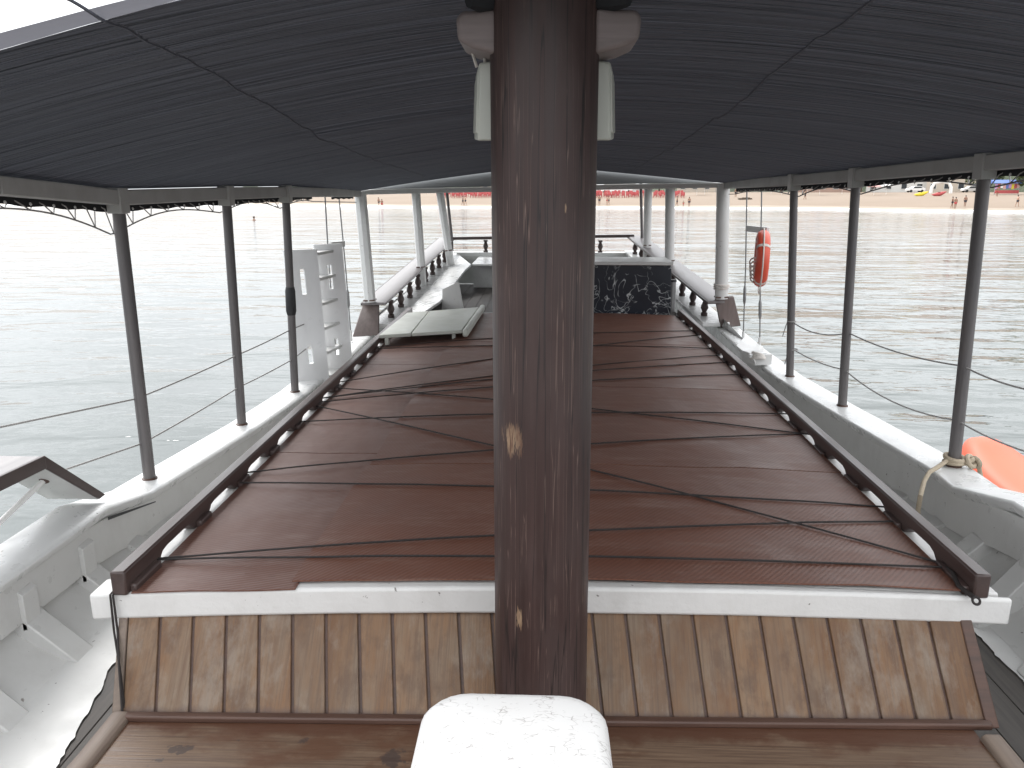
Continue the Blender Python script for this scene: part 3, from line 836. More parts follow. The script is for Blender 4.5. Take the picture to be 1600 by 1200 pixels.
def speaker(s, cx, lab):
    rt = thing('speaker_box', lab, 'box', (cx, 2.2, H + .14))
    z0, z1 = H + .125, H + .328
    xi, xo0, xo1 = s * .06, s * .196, s * .190
    yf, yb = 2.10, 2.26
    MB().hexa([Vector((xi, yf, z0)), Vector((xo0 - s * .022, yf, z0)), Vector((xo0, yb, z0 + .012)), Vector((xi, yb, z0 + .012)),
               Vector((xi, yf, z1)), Vector((xo1 - s * .022, yf, z1 - .012)), Vector((xo1, yb, z1 - .02)), Vector((xi, yb, z1))]).build('housing', M['box_white'], rt, bevel=.006)
    MB().hexa([Vector((xo0 - s * .026, yf + .01, z0 + .02)), Vector((xo0 - s * .017, yf + .01, z0 + .02)), Vector((xo0 + s * .004, yb + .012, z0 + .03)), Vector((xo0 - s * .004, yb + .012, z0 + .03)),
               Vector((xo1 - s * .026, yf + .01, z1 - .03)), Vector((xo1 - s * .017, yf + .01, z1 - .03)), Vector((xo1 + s * .004, yb + .012, z1 - .04)), Vector((xo1 - s * .004, yb + .012, z1 - .04))]).build('cover', M['box_white'], rt, bevel=.003)
    if s < 0:
        mb = MB()
        for i in range(3):
            mb.tube([Vector((-.175 + i * .022, 2.12, z1 - .02)), Vector((-.185 + i * .03, 2.11, z1 + .012)), Vector((-.16 + i * .03, 2.10, z1 + .03)), Vector((-.12, 2.10, z1 + .05))], .0042, 6)
        mb.build('cable', M['rope_white'], rt)
speaker(-1, -.14, 'ivory box behind the left side of the mast, with white cables on top')
speaker(1, .14, 'ivory box behind the right side of the mast, without cables')

# ------------------------------------------------------------------ awning frame
BL = [(.2, -2.16, .09), (1.5, -2.135, .06), (2.95, -2.10, .018), (3.787, -2.084, -.036), (4.778, -1.948, -.02), (5.63, -1.86, -.013), (7.95, -1.875, -.03)]
BR = [(.2, 2.28, .24), (1.5, 2.25, .20), (2.95, 2.19, .15), (3.937, 2.129, .126), (5.105, 1.973, .09), (5.952, 1.853, .069), (7.95, 1.82, .05)]
GP = 'dark awning posts standing on the bulwark cap rails'
for (s, B, lab) in ((-1, BL, 'long grey-white beam over the left row of dark posts'), (1, BR, 'long grey-white beam over the right row of dark posts')):
    rt = thing('awning_beam', lab, 'beam', Vector((B[3][1], B[3][0], H)))
    for i in range(len(B) - 1):
        a, b = B[i], B[i + 1]
        d = (Vector((b[1], b[0], b[2])) - Vector((a[1], a[0], a[2]))).normalized() * .0015
        MB().bar(Vector((a[1], a[0], H + a[2])) + d, Vector((b[1], b[0], H + b[2])) - d, .062, .074).build('beam_length', M['beam_grey'], rt, bevel=.006)
    ends = B
    off = 0
LP = [((234, 748), (183, 309)), ((378, 663), (353, 302)), ((461, 612), (446, 300))]
RP = [((1490, 728), (1540, 255)), ((1316, 634), (1338, 274)), ((1234, 588), (1241, 282))]
LB = ['dark awning post nearest the viewer on the left rail', 'middle one of three dark awning posts on the left rail', 'farthest dark awning post on the left rail, bound with black tape']
RB = ['dark awning post nearest the viewer on the right rail, beige rope tied at its foot', 'middle one of three dark awning posts on the right rail', 'farthest dark awning post on the right rail, nearest the life ring']
POST = {}
for (side, L_, labs, h) in ((-1, LP, LB, 1.5), (1, RP, RB, 1.42)):
    for i, ((b_, t_), lab) in enumerate(zip(L_, labs)):
        base = onh(*b_, h); top = ony(*t_, base.y)
        POST[(side, i)] = (base, top)
        rt = thing('awning_post', lab, 'post', base, GP)
        d = (top - base).normalized()
        n_ = 14; rr = .031 if i == 0 else .029
        pts = [base + (top - base) * (k / n_ * .965) + Vector((.0015 * noise.noise(Vector((k, i, side))), 0, 0)) for k in range(n_ + 1)]
        pts[0] = base + Vector((0, 0, -.005))
        MB().tube(pts, rr, 14).build('pole', M['post'], rt)
        MB().bar(top - d * .075, top + d * .048, .076, .084, up=(0, 1, 0)).build('cap_block', M['beam_grey'], rt, bevel=.005)
        MB().lathe([(rr + .008, 0), (rr + .008, .006), (rr + .002, .010)], base, 16).build('foot_ring', M['brown_mould'], rt)
        if side < 0 and i == 2:
            c_ = ony(445, 455, base.y)
            MB().tube([lerp(base, top, .40), lerp(base, top, .42), lerp(base, top, .52), lerp(base, top, .54)], [rr + .002, rr + .009, rr + .008, rr + .002], 14).build('tape_wrap', M['black'], rt)

# ------------------------------------------------------------------ awning net
aw = thing('awning', 'dark shade net awning stretched between the two side beams over the deck', 'awning', (0, 4, H))
def ridge(y): return interp([(1.0, .36), (2.2, .355), (4.0, .30), (6.0, .26), (7.95, .215)], y)[0]
def powr(y): return interp([(1.0, 1.65), (3, 1.55), (7.95, 1.12)], y)[0]
def net(x, y):
    xl, zl = interp(BL, y); xr, zr = interp(BR, y); xl -= .03; xr += .03
    u = (x - xl) / (xr - xl); e = min(1.0, abs(2 * u - 1))
    z = lerp(zl, zr, u) + interp([(1.0, .04), (6.0, .04), (7.95, .012)], y)[0] + ridge(y) * (1 - e ** powr(y))
    sagc = math.sin(math.pi * max(0, min(1, (y - 2.2) / 5.75)))
    z -= .05 * sagc * (1 - e)                                    # sag between mast and canopy
    z += (.020 * noise.noise(Vector((x * .25 + y * .1, y * 2.6, 3))) + .012 * noise.noise(Vector((x * .35, y * 4.5, 0))) + .010 * noise.noise(Vector((x * .3 + y * .15, y * 9, 7)))) * (1 - e) ** .5
    return Vector((x, y, H + z))
def fy(x): return interp([(-2.4, 1.86), (-1.27, 1.88), (-.6, 1.80), (-.3, 1.6), (0, 1.3), (2.4, 1.25)], x)[0]
SEAM_L, SEAM_R = -1.0, .82
def panel(x0f, x1f, nm):
    def fn(u, v):
        y = lerp(1.3, 7.97, v)
        xl, _ = interp(BL, y); xr, _ = interp(BR, y)
        x = lerp(x0f(y), x1f(y), u)
        y0 = fy(x); y = lerp(y0, 7.97, v)
        return net(x, y)
    mb = MB().grid(fn, 24, 260, skip=lambda c: (c.x ** 2 + (c.y - 2.05) ** 2) < .027)
    mb.build('net_panel', M['net'], aw, recalc=False, smooth=180)
panel(lambda y: interp(BL, y)[0] - .03, lambda y: SEAM_L - .1 * (y - 2) / 6, 'l')
panel(lambda y: SEAM_L - .1 * (y - 2) / 6 , lambda y: SEAM_R, 'c')
panel(lambda y: SEAM_R, lambda y: interp(BR, y)[0] + .03, 'r')
for xf in (lambda y: SEAM_L - .1 * (y - 2) / 6, lambda y: SEAM_R):
    mb = MB()
    ys = [lerp(1.62, 7.95, i / 240) for i in range(241)]
    for y in ys:
        q = net(xf(y), y); mb.v += [q + Vector((-.004, 0, .0015)), q + Vector((.004, 0, .0015)), q + Vector((.003, 0, -.003)), q + Vector((-.003, 0, -.003))]
    for i in range(240):
        for j in range(4): mb.f.append([i * 4 + j, i * 4 + (j + 1) % 4, (i + 1) * 4 + (j + 1) % 4, (i + 1) * 4 + j]); mb.t.append(0)
    mb.build('seam_tape', M['seam'], aw)
# turned-up front hem, left half
def hemf(u, v):
    x = lerp(-2.15, -.28, u); q = net(x, fy(x))
    wd = .05 * (1 - .5 * u)
    return q + Vector((0, -wd * v - .001, .034 * (1 - .75 * u) * v + .006 * math.sin(v * 3.1) + .004 * noise.noise(Vector((x * 5, v, 0)))))
MB().grid(hemf, 60, 6).build('front_hem', M['hem'], aw, recalc=False, smooth=180)
# side borders hanging outside the beams, with eyelets and lacing
for (s, B) in ((-1, BL), (1, BR)):
    def bx(y, dn):
        X, z = interp(B, y); return Vector((X + s * (.036 + dn * .05), y, H + z + .03 - dn))
    yend = 6.45 if s < 0 else 7.75
    segs = [(1.0, yend, 100)]
    if s < 0: segs.append((7.05, 7.9, 20))
    for (ya, yb, nn) in segs:
        MB().grid(lambda u, v: bx(lerp(ya, yb, u), v * ((.098 if not (s < 0 and lerp(ya, yb, u) > 6) else .085) + .004 * math.sin(u * nn * 1.3))), nn, 3).build('side_border', M['net_dark'], aw, recalc=False)
    # cord under the border, tied at the posts
    yp = [POST[(s, i)][0].y for i in range(3)]
    knots = [1.0, 2.6] + yp + [yend + .35]
    def cordz(y):
        for i in range(len(knots) - 1):
            if knots[i] <= y <= knots[i + 1]:
                u = (y - knots[i]) / (knots[i + 1] - knots[i])
                dmid = .125; dk = .19 if (s < 0 and i in (1, 2)) else .15
                a = (.21 if knots[i] == yp[0] and s < 0 else .145); b = (.21 if knots[i + 1] == yp[0] and s < 0 else .145)
                lo = lerp(a, b, u); return lo - .055 * math.sin(math.pi * u) * (lo / .15)
        return .13
    pts = [bx(y, cordz(y)) for y in [lerp(1.0, yend, i / 120) for i in range(121)]]
    pts.append(bx(7.9, .12) + Vector((-s * .03, 0, 0)))
    MB().tube(pts, .0042, 6).build('border_cord', M['cord_grey'] if s < 0 else M['post'], aw)
    mbz = MB(); ny = int((yend - 1.4) / .15)
    eye = None; zz_ = []
    for i in range(ny):
        y = 1.4 + i * .15
        q = bx(y, .088) + Vector((-s * .004, 0, 0))
        if eye is None:
            eye = MB().lathe([(.0065, -.002), (.0065, .002), (.003, .002)], q, 10, axis=(-s, 0, .35)).build('eyelet', M['canvas'], aw, origin=q)
        else:
            e2 = eye.copy(); col.objects.link(e2); e2.parent = aw; e2.location = q - Vector(aw.location)
        zz_ += [bx(y + .075, .088) + Vector((-s * .008, 0, 0)), bx(y + .15, cordz(y + .15)), bx(y + .17, .10) + Vector((s * .01, 0, 0)), bx(y + .2, .07) + Vector((s * .01, 0, 0))]
    mbz.tube(zz_, .0032, 5)
    mbz.build('lacing', M['cord_grey'], aw)

# ------------------------------------------------------------------ aft hard canopy and its posts
can = thing('canopy', 'hard white canopy over the stern carried on white posts', 'canopy', (0, 8, H))
FL, FR = ony(540, 304, 8.02), ony(1150, 292, 8.02)
def fz(x, k): return lerp(FL.z, FR.z, (x - FL.x) / (FR.x - FL.x)) + k
mb = MB(); n = 24
for i in range(n + 1):
    x = lerp(-1.98, 1.98, i / n); tp = .10 + .17 * (1 - (x / 1.98) ** 2)
    mb.v += [Vector((x, 8.0, fz(x, .05))), Vector((x, 8.0, fz(x, tp))), Vector((x, 8.06, fz(x, tp))), Vector((x, 8.06, fz(x, .05)))]
for i in range(n):
    for j in range(4): mb.f.append([i * 4 + j, i * 4 + (j + 1) % 4, (i + 1) * 4 + (j + 1) % 4, (i + 1) * 4 + j]); mb.t.append(0)
mb.f.append([0, 1, 2, 3]); mb.f.append([n * 4 + j for j in range(4)]); mb.t += [0, 0]
mb.build('fascia', M['fascia'], can, bevel=.004)
MB().bar(Vector((-1.98, 8.02, fz(-1.98, .022))), Vector((1.98, 8.02, fz(1.98, .022))), .09, .05).build('front_beam', M['white_grey'], can, bevel=.006)
MB().grid(lambda u, v: (lambda x: Vector((x * lerp(1, .82, v), lerp(8.06, 12.6, v), fz(x, .10 + .17 * (1 - (x / 1.98) ** 2) - .03) + .0 * v)))(lerp(-1.98, 1.98, u)), 20, 6).build('roof', M['fascia'], can, recalc=False)
for s in (-1, 1):
    MB().bar(Vector((s * 1.86, 8.07, fz(s * 1.86, .03))), Vector((s * 1.52, 12.6, fz(s * 1.5, .03))), .07, .07).build('side_beam', M['fascia'], can, bevel=.005)

# handrails with balusters
def rail_pt(s, y): 
    A = [(8.0, -1.70, 1.15), (12.2, -1.438, .735)] if s < 0 else [(8.0, 1.80, 1.11), (12.2, 1.41, .69)]
    X, h = interp(A, y); return P(X, y, h)
def foot_pt(s, y):
    X, h = interp(AFT_L if s < 0 else AFT_R, y); p = rail_pt(s, y); return Vector((p.x, y, p.z - .225))
BALU = [(.036, 0), (.036, .03), (.024, .04), (.026, .05), (.041, .085), (.038, .11), (.024, .145), (.022, .155), (.034, .168), (.034, .19)]
for s, lab in ((-1, 'balustrade beside the white side bench'), (1, 'balustrade beside the black marble box')):
    rt = thing('balustrade', lab + ', dark turned balusters under glossy rail', 'balustrade', foot_pt(s, 8.0))
    ys = [8.0 + 4.25 * i / 12 for i in range(13)]
    path = [rail_pt(s, y) + Vector((s * .06, 0, 0)) for y in ys]
    MB().sweep([(-.15, -.028), (.11, -.028), (.115, -.01), (.10, 0), (-.135, 0), (-.15, -.01)], path).build('handrail', M['rail_top'], rt, bevel=.004)
    MB().sweep([(-.158, -.034), (-.02, -.034), (-.02, -.0285), (-.1505, -.0285), (-.1505, -.008), (-.158, -.008)], path).build('rail_edge', M['dark_wood'], rt)
    MB().sweep([(-.13, -.05), (.16, -.05), (.16, -.005), (-.13, -.005)], [foot_pt(s, y) for y in ys]).build('sill', M['white'], rt, bevel=.006)
    MB().sweep([(-.13 if s < 0 else .09, -.55), (-.09 if s < 0 else .13, -.55), (-.09 if s < 0 else .13, -.052), (-.13 if s < 0 else .09, -.052)][::1], [foot_pt(s, y) for y in ys]).build('side_board', M['white'], rt)
    eb = None
    for k in range(9):
        y = 8.28 + k * .455; q = foot_pt(s, y) + Vector((-s * .03, 0, -.004))
        bx_ = MB().lathe(BALU, q, 14).build('baluster', M['dark_wood'], rt)
    # sloped end board going down to the cap
    top = rail_pt(s, 8.0) + Vector((s * .06, 0, -.012))
    if s < 0: bl_, br_, ul, ur = onh(550, 527, 1.46), onh(592, 524, 1.46), ony(572, 477, 8.0), ony(592, 478, 8.0)
    else: bl_, br_, ul, ur = onh(1126, 513, 1.40), onh(1158, 510, 1.40), ony(1117, 466, 8.0), ony(1147, 464, 8.0)
    if s < 0: ul = ony(566, 477, 8.0)
    th = Vector((0, .04, .012))
    MB().hexa([bl_ + th, br_ + th, ur + th, ul + th, bl_, br_, ur, ul]).build('end_board', M['end_wood'], rt, bevel=.012, seg=3)
rt = thing('stern_rail', 'dark-edged rail running across the stern behind the bench', 'rail', (0, 12.25, H - .95))
MB().bar(rail_pt(-1, 12.2) + Vector((0, .02, .008)), rail_pt(1, 12.2) + Vector((0, .02, .008)), .16, .035).build('handrail', M['rail_top'], rt, bevel=.005)
MB().bar(rail_pt(-1, 12.2) + Vector((.0, -.068, .0)), rail_pt(1, 12.2) + Vector((0, -.068, .0)), .01, .04).build('rail_edge', M['dark_wood'], rt)
for x in (-.9, -.45, 0, .45, .9):
    MB().lathe(BALU, Vector((x, 12.24, H - .95 + .0)), 14).build('baluster', M['dark_wood'], rt)
MB().box((0, 12.3, H - 1.2), (2.9, .12, .5)).build('transom', M['white'], rt, bevel=.01)

CP = [(-1, (578, 470), (563, 304), 8.0, .062, 'white canopy post nearest the white ladder'), (-1, (658, 418), (650, 304), 9.9, .056, 'white canopy post in the middle of the left balustrade'), (-1, (701, 392), (688, 304), 11.2, .056, 'white canopy post near the left stern corner, touching a dark pole'),
      (1, (1127, 465), (1130, 291), 8.0, .066, 'white canopy post with a rope ring round its foot'), (1, (1046, 408), (1047, 291), 9.9, .06, 'white canopy post rising behind the black marble box corner'), (1, (1011, 384), (1013, 291), 11.2, .056, 'white canopy post near the right stern corner, beside a dark pole')]
for (s, b_, t_, Y, r, lab) in CP:
    base, top = ony(*b_, Y), ony(*t_, Y)
    rt = thing('canopy_post', lab, 'post', base, 'white posts carrying the stern canopy')
    d = (top - base).normalized()
    lo = base - d * (.235 if Y > 8.1 else .012)
    mb = MB()
    for (pp) in (0,):
        n_ = 8
        pts = [lo, lerp(lo, top, .3), lerp(lo, top, .7), top + d * .03]
        mb.tube(pts, r, 8 if s < 0 else 16)
    mb.build('shaft', M['white_grey'] if s > 0 else M['white'], rt, smooth=30 if s < 0 else 60)
    MB().bar(base + d * .002, base + d * .016, r * 1.9, r * 1.9, up=(0, 1, 0)).build('foot_plate', M['brown_mould'], rt)
    if s > 0 and Y == 8.0:
        mb = MB()
        for k in range(3): mb.torus(base + d * (.10 + .017 * k), d + Vector((.08 * (k - 1), 0, 0)), r + .008, .008, 24, 8)
        mb.build('rope_ring', M['rope_white'], rt)
for s, a, b, lab in ((-1, (706, 372), (698, 303), 'thin dark pole at the left stern corner'), (1, (1003, 367), (1001, 292), 'thin dark pole at the right stern corner')):
    A, B_ = ony(*a, 12.0), ony(*b, 12.0)
    rt = thing('stern_pole', lab, 'pole', A - Vector((0, 0, .2)), 'thin dark poles at the stern corners')
    MB().tube([A - Vector((0, 0, .2)), A, B_ + Vector((0, 0, .06))], .022, 10).build('pole', M['post'], rt)

# ------------------------------------------------------------------ stern well, bench, marble box, hatch lid
mb = MB()
x = -1.45
while x < 1.42:
    mb.tone = .01 + random.random() * .9
    mb.box((x + .065, 9.95, H - 1.385), (.127, 3.1, .04)); x += .13
struct(mb.build('stern_well_floor', M['deck'], bevel=.003))
bn = thing('stern_bench', 'white U-shaped bench round the stern well under the canopy', 'bench', (0, 11, H - 1.38))
# side bench, following the sheer
IN = [onh(660, 489, 1.24), onh(688, 470, 1.22) , onh(712, 440, 1.15), onh(727, 421, 1.06), onh(736, 413, 1.0)]
OUT = [foot_pt(-1, 7.9 + .6), foot_pt(-1, 9.1), foot_pt(-1, 9.9), foot_pt(-1, 10.8), foot_pt(-1, 12.1)]
mb = MB()
def bez(L, u):
    k = u * (len(L) - 1); i = min(int(k), len(L) - 2); return lerp(L[i], L[i + 1], k - i)
NS = 16
for i in range(NS + 1):
    a = bez(IN, i / NS); b = bez(OUT, i / NS) + Vector((.13, 0, -.01))
    th = Vector((0, 0, -.03)); mb.v += [a, b, b + th, a + th]
for i in range(NS):
    for j in range(4): mb.f.append([i * 4 + j, i * 4 + (j + 1) % 4, (i + 1) * 4 + (j + 1) % 4, (i + 1) * 4 + j]); mb.t.append(0)
mb.f.append([0, 1, 2, 3]); mb.f.append([NS * 4 + j for j in range(4)]); mb.t += [0, 0]
mb.build('side_seat', M['white'], bn, smooth=50)
q = IN[-1]
MB().box(((q.x + 1.25) / 2, 11.45, q.z - .017), (1.25 - q.x, 1.32, .03)).build('cross_seat', M['white'], bn, bevel=.008)
MB().box((0, 12.14, q.z + .02), (2.7, .07, .07)).build('back_ledge', M['white'], bn, bevel=.01)
MB().box(((q.x + 1.25) / 2, 11.1, (q.z - .03 + H - 1.38) / 2), (1.25 - q.x, .03, q.z - .03 - H + 1.38)).build('seat_front', M['white'], bn)
a, b, c, d = ony(691, 452, 8.75), ony(717, 440, 8.75), ony(725, 487, 8.75), ony(690, 490, 8.75)
MB().prism([a, b, c, d], (0, .03, 0)).build('seat_support', M['white_grey'], bn, bevel=.004)

mbx = thing('locker', 'black box faced with white-veined marble print, white top ledge', 'locker', (.6, 8.3, H - 1.31))
MB().hexa([Vector((-.1, 8.28, H - 1.305)), Vector((1.385, 8.28, H - 1.305)), Vector((1.40, 8.8, H - 1.305)), Vector((-.1, 8.8, H - 1.305)),
           Vector((-.1, 8.255, H - .775)), Vector((1.365, 8.255, H - .775)), Vector((1.37, 8.8, H - .775)), Vector((-.1, 8.8, H - .775))]).build('marble_panel', M['marble'], mbx, bevel=.006)
MB().box((.63, 8.52, H - .752), (1.50, .6, .038)).build('top_ledge', M['white_grey'], mbx, bevel=.006)
MB().tube([Vector((1.40, 8.33, H - 1.28)), Vector((1.40, 8.33, H - .95))], .035, 12).build('rolled_edge', M['steel'], mbx)
MB().tube([Vector((1.40, 8.33, H - .955)), Vector((1.40, 8.33, H - .93))], .04, 12).build('roll_cap', M['black'], mbx)

hl = thing('hatch_lid', 'pale white boarded hatch lid lying loose on the roof mats', 'hatch lid', onh(670, 510, 1.31))
c4 = [onh(592, 529, 1.24), onh(722, 521, 1.24), onh(748, 484, 1.24), onh(636, 493, 1.24)]
tu = Vector((0, 0, .03))
md_ = lerp(c4[0], c4[1], .38), lerp(c4[3], c4[2], .30)
e_ = Vector((.003, 0, 0))
mb = MB().hexa([c4[0], md_[0] - e_, md_[1] - e_, c4[3], c4[0] + tu, md_[0] - e_ + tu, md_[1] - e_ + tu, c4[3] + tu])
mb.hexa([md_[0] + e_, c4[1], c4[2], md_[1] + e_, md_[0] + e_ + tu, c4[1] + tu, c4[2] + tu, md_[1] + e_ + tu])
mb.build('lid_board', M['box_white'], hl, bevel=.006)
dr = (c4[2] - c4[1]).normalized()
MB().bar(c4[1] + Vector((.03, -.03, .005)) , c4[2] + dr * .12 + Vector((.03, 0, .005)), .05, .07).build('edge_batten', M['box_white'], hl, bevel=.02, seg=3)
for q_ in (c4[0] + Vector((.06, .05, 0)), c4[3] + Vector((.06, -.05, 0)), c4[1] + Vector((-.08, .05, 0))):
    MB().box(q_ - Vector((0, 0, .03)), (.03, .05, .06)).build('foot', M['box_white'], hl)

# ------------------------------------------------------------------ dark rail with sloped end on the left bulwark
fr = thing('fore_rail', 'dark wooden rail with a sloped end plank on the near left bulwark', 'rail', P(-2.05, 2.9, 1.37))
e1, e2 = onh(152, 779, 1.365), onh(66, 778, 1.365)                 # foot of the sloped plank
kn1 = ony(66, 712, e1.y - .36); kn1 = Vector((e1.x - .0, kn1.y, kn1.z))
kx = kn1.x
def kz(px, py, X):
    d_ = ray(px, py); return EYE + d_ * (X / d_.x)
k1 = kz(66, 714, e1.x - .015)
k2 = k1 + Vector((-.24, 0, 0)); e2 = e1 + Vector((-.24, .0, 0))
dn = Vector((0, .022, -.03))
mb = MB().hexa([e1 + dn * .3, e2 + dn * .3, k2 + Vector((0, -.01, -.035)), k1 + Vector((0, -.01, -.035)), e1 + Vector((0, .04, 0)), e2 + Vector((0, .04, 0)), k2, k1])
mb.build('sloped_plank', M['white_grey'], fr, bevel=.004)
mb = MB().hexa([e1 + Vector((.012, 0, -.002)), e1 + Vector((-.0, 0, -.002)), k1 + Vector((0, -.012, -.042)), k1 + Vector((.012, -.012, -.042)), e1 + Vector((.012, .05, 0)), e1 + Vector((0, .05, 0)), k1 + Vector((0, 0, .006)), k1 + Vector((.012, 0, .006))])
mb.build('plank_edge', M['dark_wood'], fr, bevel=.003)
far = k1 + Vector((-.01, -3.0, .12))
MB().hexa([k1 + Vector((0, -.012, -.045)), k2 + Vector((0, -.012, -.045)), far + Vector((-.24, 0, -.045)), far + Vector((0, 0, -.045)), k1 + Vector((0, .0, .004)), k2 + Vector((0, 0, .004)), far + Vector((-.24, 0, .004)), far + Vector((0, 0, .004))]).build('top_board', M['rail_top'], fr, bevel=.006)
MB().bar(k1 + Vector((.007, 0, -.022)), far + Vector((.007, 0, -.022)), .012, .056).build('board_edge', M['dark_wood'], fr, bevel=.003)
bolt = lerp(e1, k1, .55) + Vector((-.10, -.012, -.01))
MB().tube([bolt, bolt + Vector((-.06, -.22, -.10)), bolt + Vector((-.08, -.30, -.135))], [.012, .012, .008], 10).build('stay_rod', M['canvas'], fr)
MB().lathe([(.022, 0), (.02, .008), (.008, .012)], bolt, 8, axis=(0, -.8, -.6)).build('rusty_bolt', M['brown_mould'], fr)

# ------------------------------------------------------------------ ladder hung outside the left rail
ld = thing('ladder', 'white boarding ladder with slotted sides hung upright outside the left rail', 'ladder', Vector((-1.95, 6.1, H - 1.75)))
def slot_plank(o0, u, hgt, wd, lean, name, m, slots):
    # plank in the plane of u and up with slot holes cut as a frame of strips
    up = (Vector((0, 0, 1)) + lean).normalized(); nrm_ = u.cross(up).normalized() * .03
    def pt(a, b): return o0 + u * a + up * b
    mb = MB()
    xs = [0, .42 * wd, .56 * wd, wd]
    zc = [0] + [v for sl in slots for v in sl] + [hgt]
    for i in range(3):
        for j in range(len(zc) - 1):
            if i == 1 and j % 2 == 1: continue
            a, b, c, d = pt(xs[i], zc[j]), pt(xs[i + 1], zc[j]), pt(xs[i + 1], zc[j + 1]), pt(xs[i], zc[j + 1])
            mb.hexa([a, b, c, d, a + nrm_, b + nrm_, c + nrm_, d + nrm_])
    return mb.build(name, m, ld)
lean = Vector((-.035, 0, 0))
u = Vector((math.cos(R(32)), math.sin(R(32)), 0))
oA = ony(476, 592, 5.95); oB = ony(507, 582, 6.30)
oA.z = oB.z = H - 1.72; 
oA.x += -.03; 
hA = (H - .41) - oA.z; hB = hA
SLs = [(.36, .50), (.92, 1.12)]
slot_plank(oA + Vector((-.03, 0, 0)), u, hA - .04, .26, lean, 'stringer', M['ladder'], SLs)
slot_plank(oB + Vector((0.01, 0, 0)), u, hB - .02, .24, lean, 'stringer', M['ladder'], SLs)
for k in range(6):
    z_ = .22 + k * .2
    a = oA + Vector((0, 0, z_)) + lean * z_; b = oB + Vector((0, 0, z_)) + lean * z_
    p0, p1 = a + u * .20, a + u * .255
    q0, q1 = b + u * .02, b + u * .20
    MB().hexa([p0, p1, q1, q0] + [p + Vector((0, 0, .022)) for p in (p0, p1, q1, q0)]).build('tread', M['white_grey'], ld, bevel=.003)

# ------------------------------------------------------------------ rigging
def shroud(pts, lab, tb, name='shroud'):
    rt = thing(name, lab, 'shroud wire', pts[-1], 'thin shroud wires beside the rails')
    MB().tube(pts, .0065, 6).build('wire', M['steel'], rt)
    c = lerp(pts[-2], pts[-1], tb)
    d = (pts[-1] - pts[-2]).normalized()
    MB().tube([c - d * .09, c - d * .06, c + d * .06, c + d * .09], [.008, .015, .015, .008], 8).build('turnbuckle', M['steel'], rt)
    MB().tube([pts[-1] - d * .11, pts[-1]], .014, 8).build('chainplate', M['white_grey'], rt)
def up_from(a, b, L_): return b + (b - a).normalized() * L_
for (t_, m_, b_, Y, lab) in (((508, 310), (513, 400), (527, 585), 6.75, 'shroud wire crossing the face of the white ladder'), ((530, 312), (541, 430), (549, 533), 7.45, 'shroud wire with turnbuckle just beyond the white ladder'),
                             ((1167, 302), (1165, 420), (1161, 535), 7.5, 'shroud wire nearest the round white post, left of the life ring'), ((1190, 302), (1188, 450), (1187, 545), 7.1, 'shroud wire the life ring hangs on')):
    A, B_, C_ = ony(*t_, Y), ony(*m_, Y), ony(*b_, Y)
    shroud([up_from(B_, A, 2.2), A, B_, C_], lab, .35)
o = MB().bar(ony(516, 383, 7.0), ony(537, 381, 7.42), .03, .055, up=(0, 0, 1)).build('shroud_batten', M['white_grey'], bevel=.004)
tag(o, 'short white batten seized across the shrouds near the ladder top', 'batten', 'battens across the shrouds')
o = MB().bar(ony(1167, 357, 7.46), ony(1200, 360, 7.05), .03, .055).build('shroud_batten', M['white_grey'], bevel=.004)
tag(o, 'short white batten above the life ring', 'batten', 'battens across the shrouds')

def sag(pts, sg, n=10):
    o = []
    for i in range(len(pts) - 1):
        for k in range(n):
            u = k / n; q = lerp(pts[i], pts[i + 1], u); q = q - Vector((0, 0, 4 * u * (1 - u) * (sg if not isinstance(sg, list) else sg[i]))); o.append(q)
    o.append(pts[-1]); return o
pL = [POST[(-1, i)][0].y for i in range(3)]; pR = [POST[(1, i)][0].y for i in range(3)]
lin = [((ony(-60, 680, pL[0] - .9), ony(213, 623, pL[0]), ony(370, 555, pL[1]), ony(452, 516, pL[2]), ony(517, 487, 6.75)), [.0, .005, .005, .005], 'upper lifeline wire running along the left dark posts to the ladder'),
       ((ony(104, 733, pL[0] - .55), ony(222, 693, pL[0]), ony(373, 605, pL[1]), ony(456, 562, pL[2]), ony(519, 512, 6.75)), [.0, .005, .005, .005], 'lower lifeline wire running along the left dark posts to the ladder'),
       ((ony(1237, 502, pR[2]), ony(1326, 520, pR[1]), ony(1505, 572, pR[0]), ony(1640, 615, pR[0] - .6)), [.05, .03, .02], 'upper slack lifeline cord along the right dark posts'),
       ((ony(1240, 546, pR[2]), ony(1320, 578, pR[1]), ony(1496, 657, pR[0]), ony(1640, 716, pR[0] - .6)), [.02, .06, .02], 'lower slack lifeline cord along the right dark posts')]
for pts, sg, lab in lin:
    mb = MB().tube(sag(list(pts), sg), .0048, 6)
    if pts[0].x > 0:
        mb.tube([pts[0] + Vector((-.03, 0, 0)), pts[0] + Vector((-.04, 0, -.03)), pts[0] + Vector((-.06, 0, -.12))], .004, 5)
        mb.torus(pts[0], (0, 0, 1), .032, .005, 16, 6)
    else:
        for k in range(3): mb.torus(pts[-1] + Vector((0, 0, -.03 * k)), (.4, .3 * k, .8), .02, .004, 14, 6)
        mb.tube([pts[-1], pts[-1] + Vector((.03, 0, -.1)), pts[-1] + Vector((.02, 0, -.2))], .004, 5)
    tag(mb.build('lifeline', M['cord_grey']), lab, 'lifeline', 'lifelines along the rails')

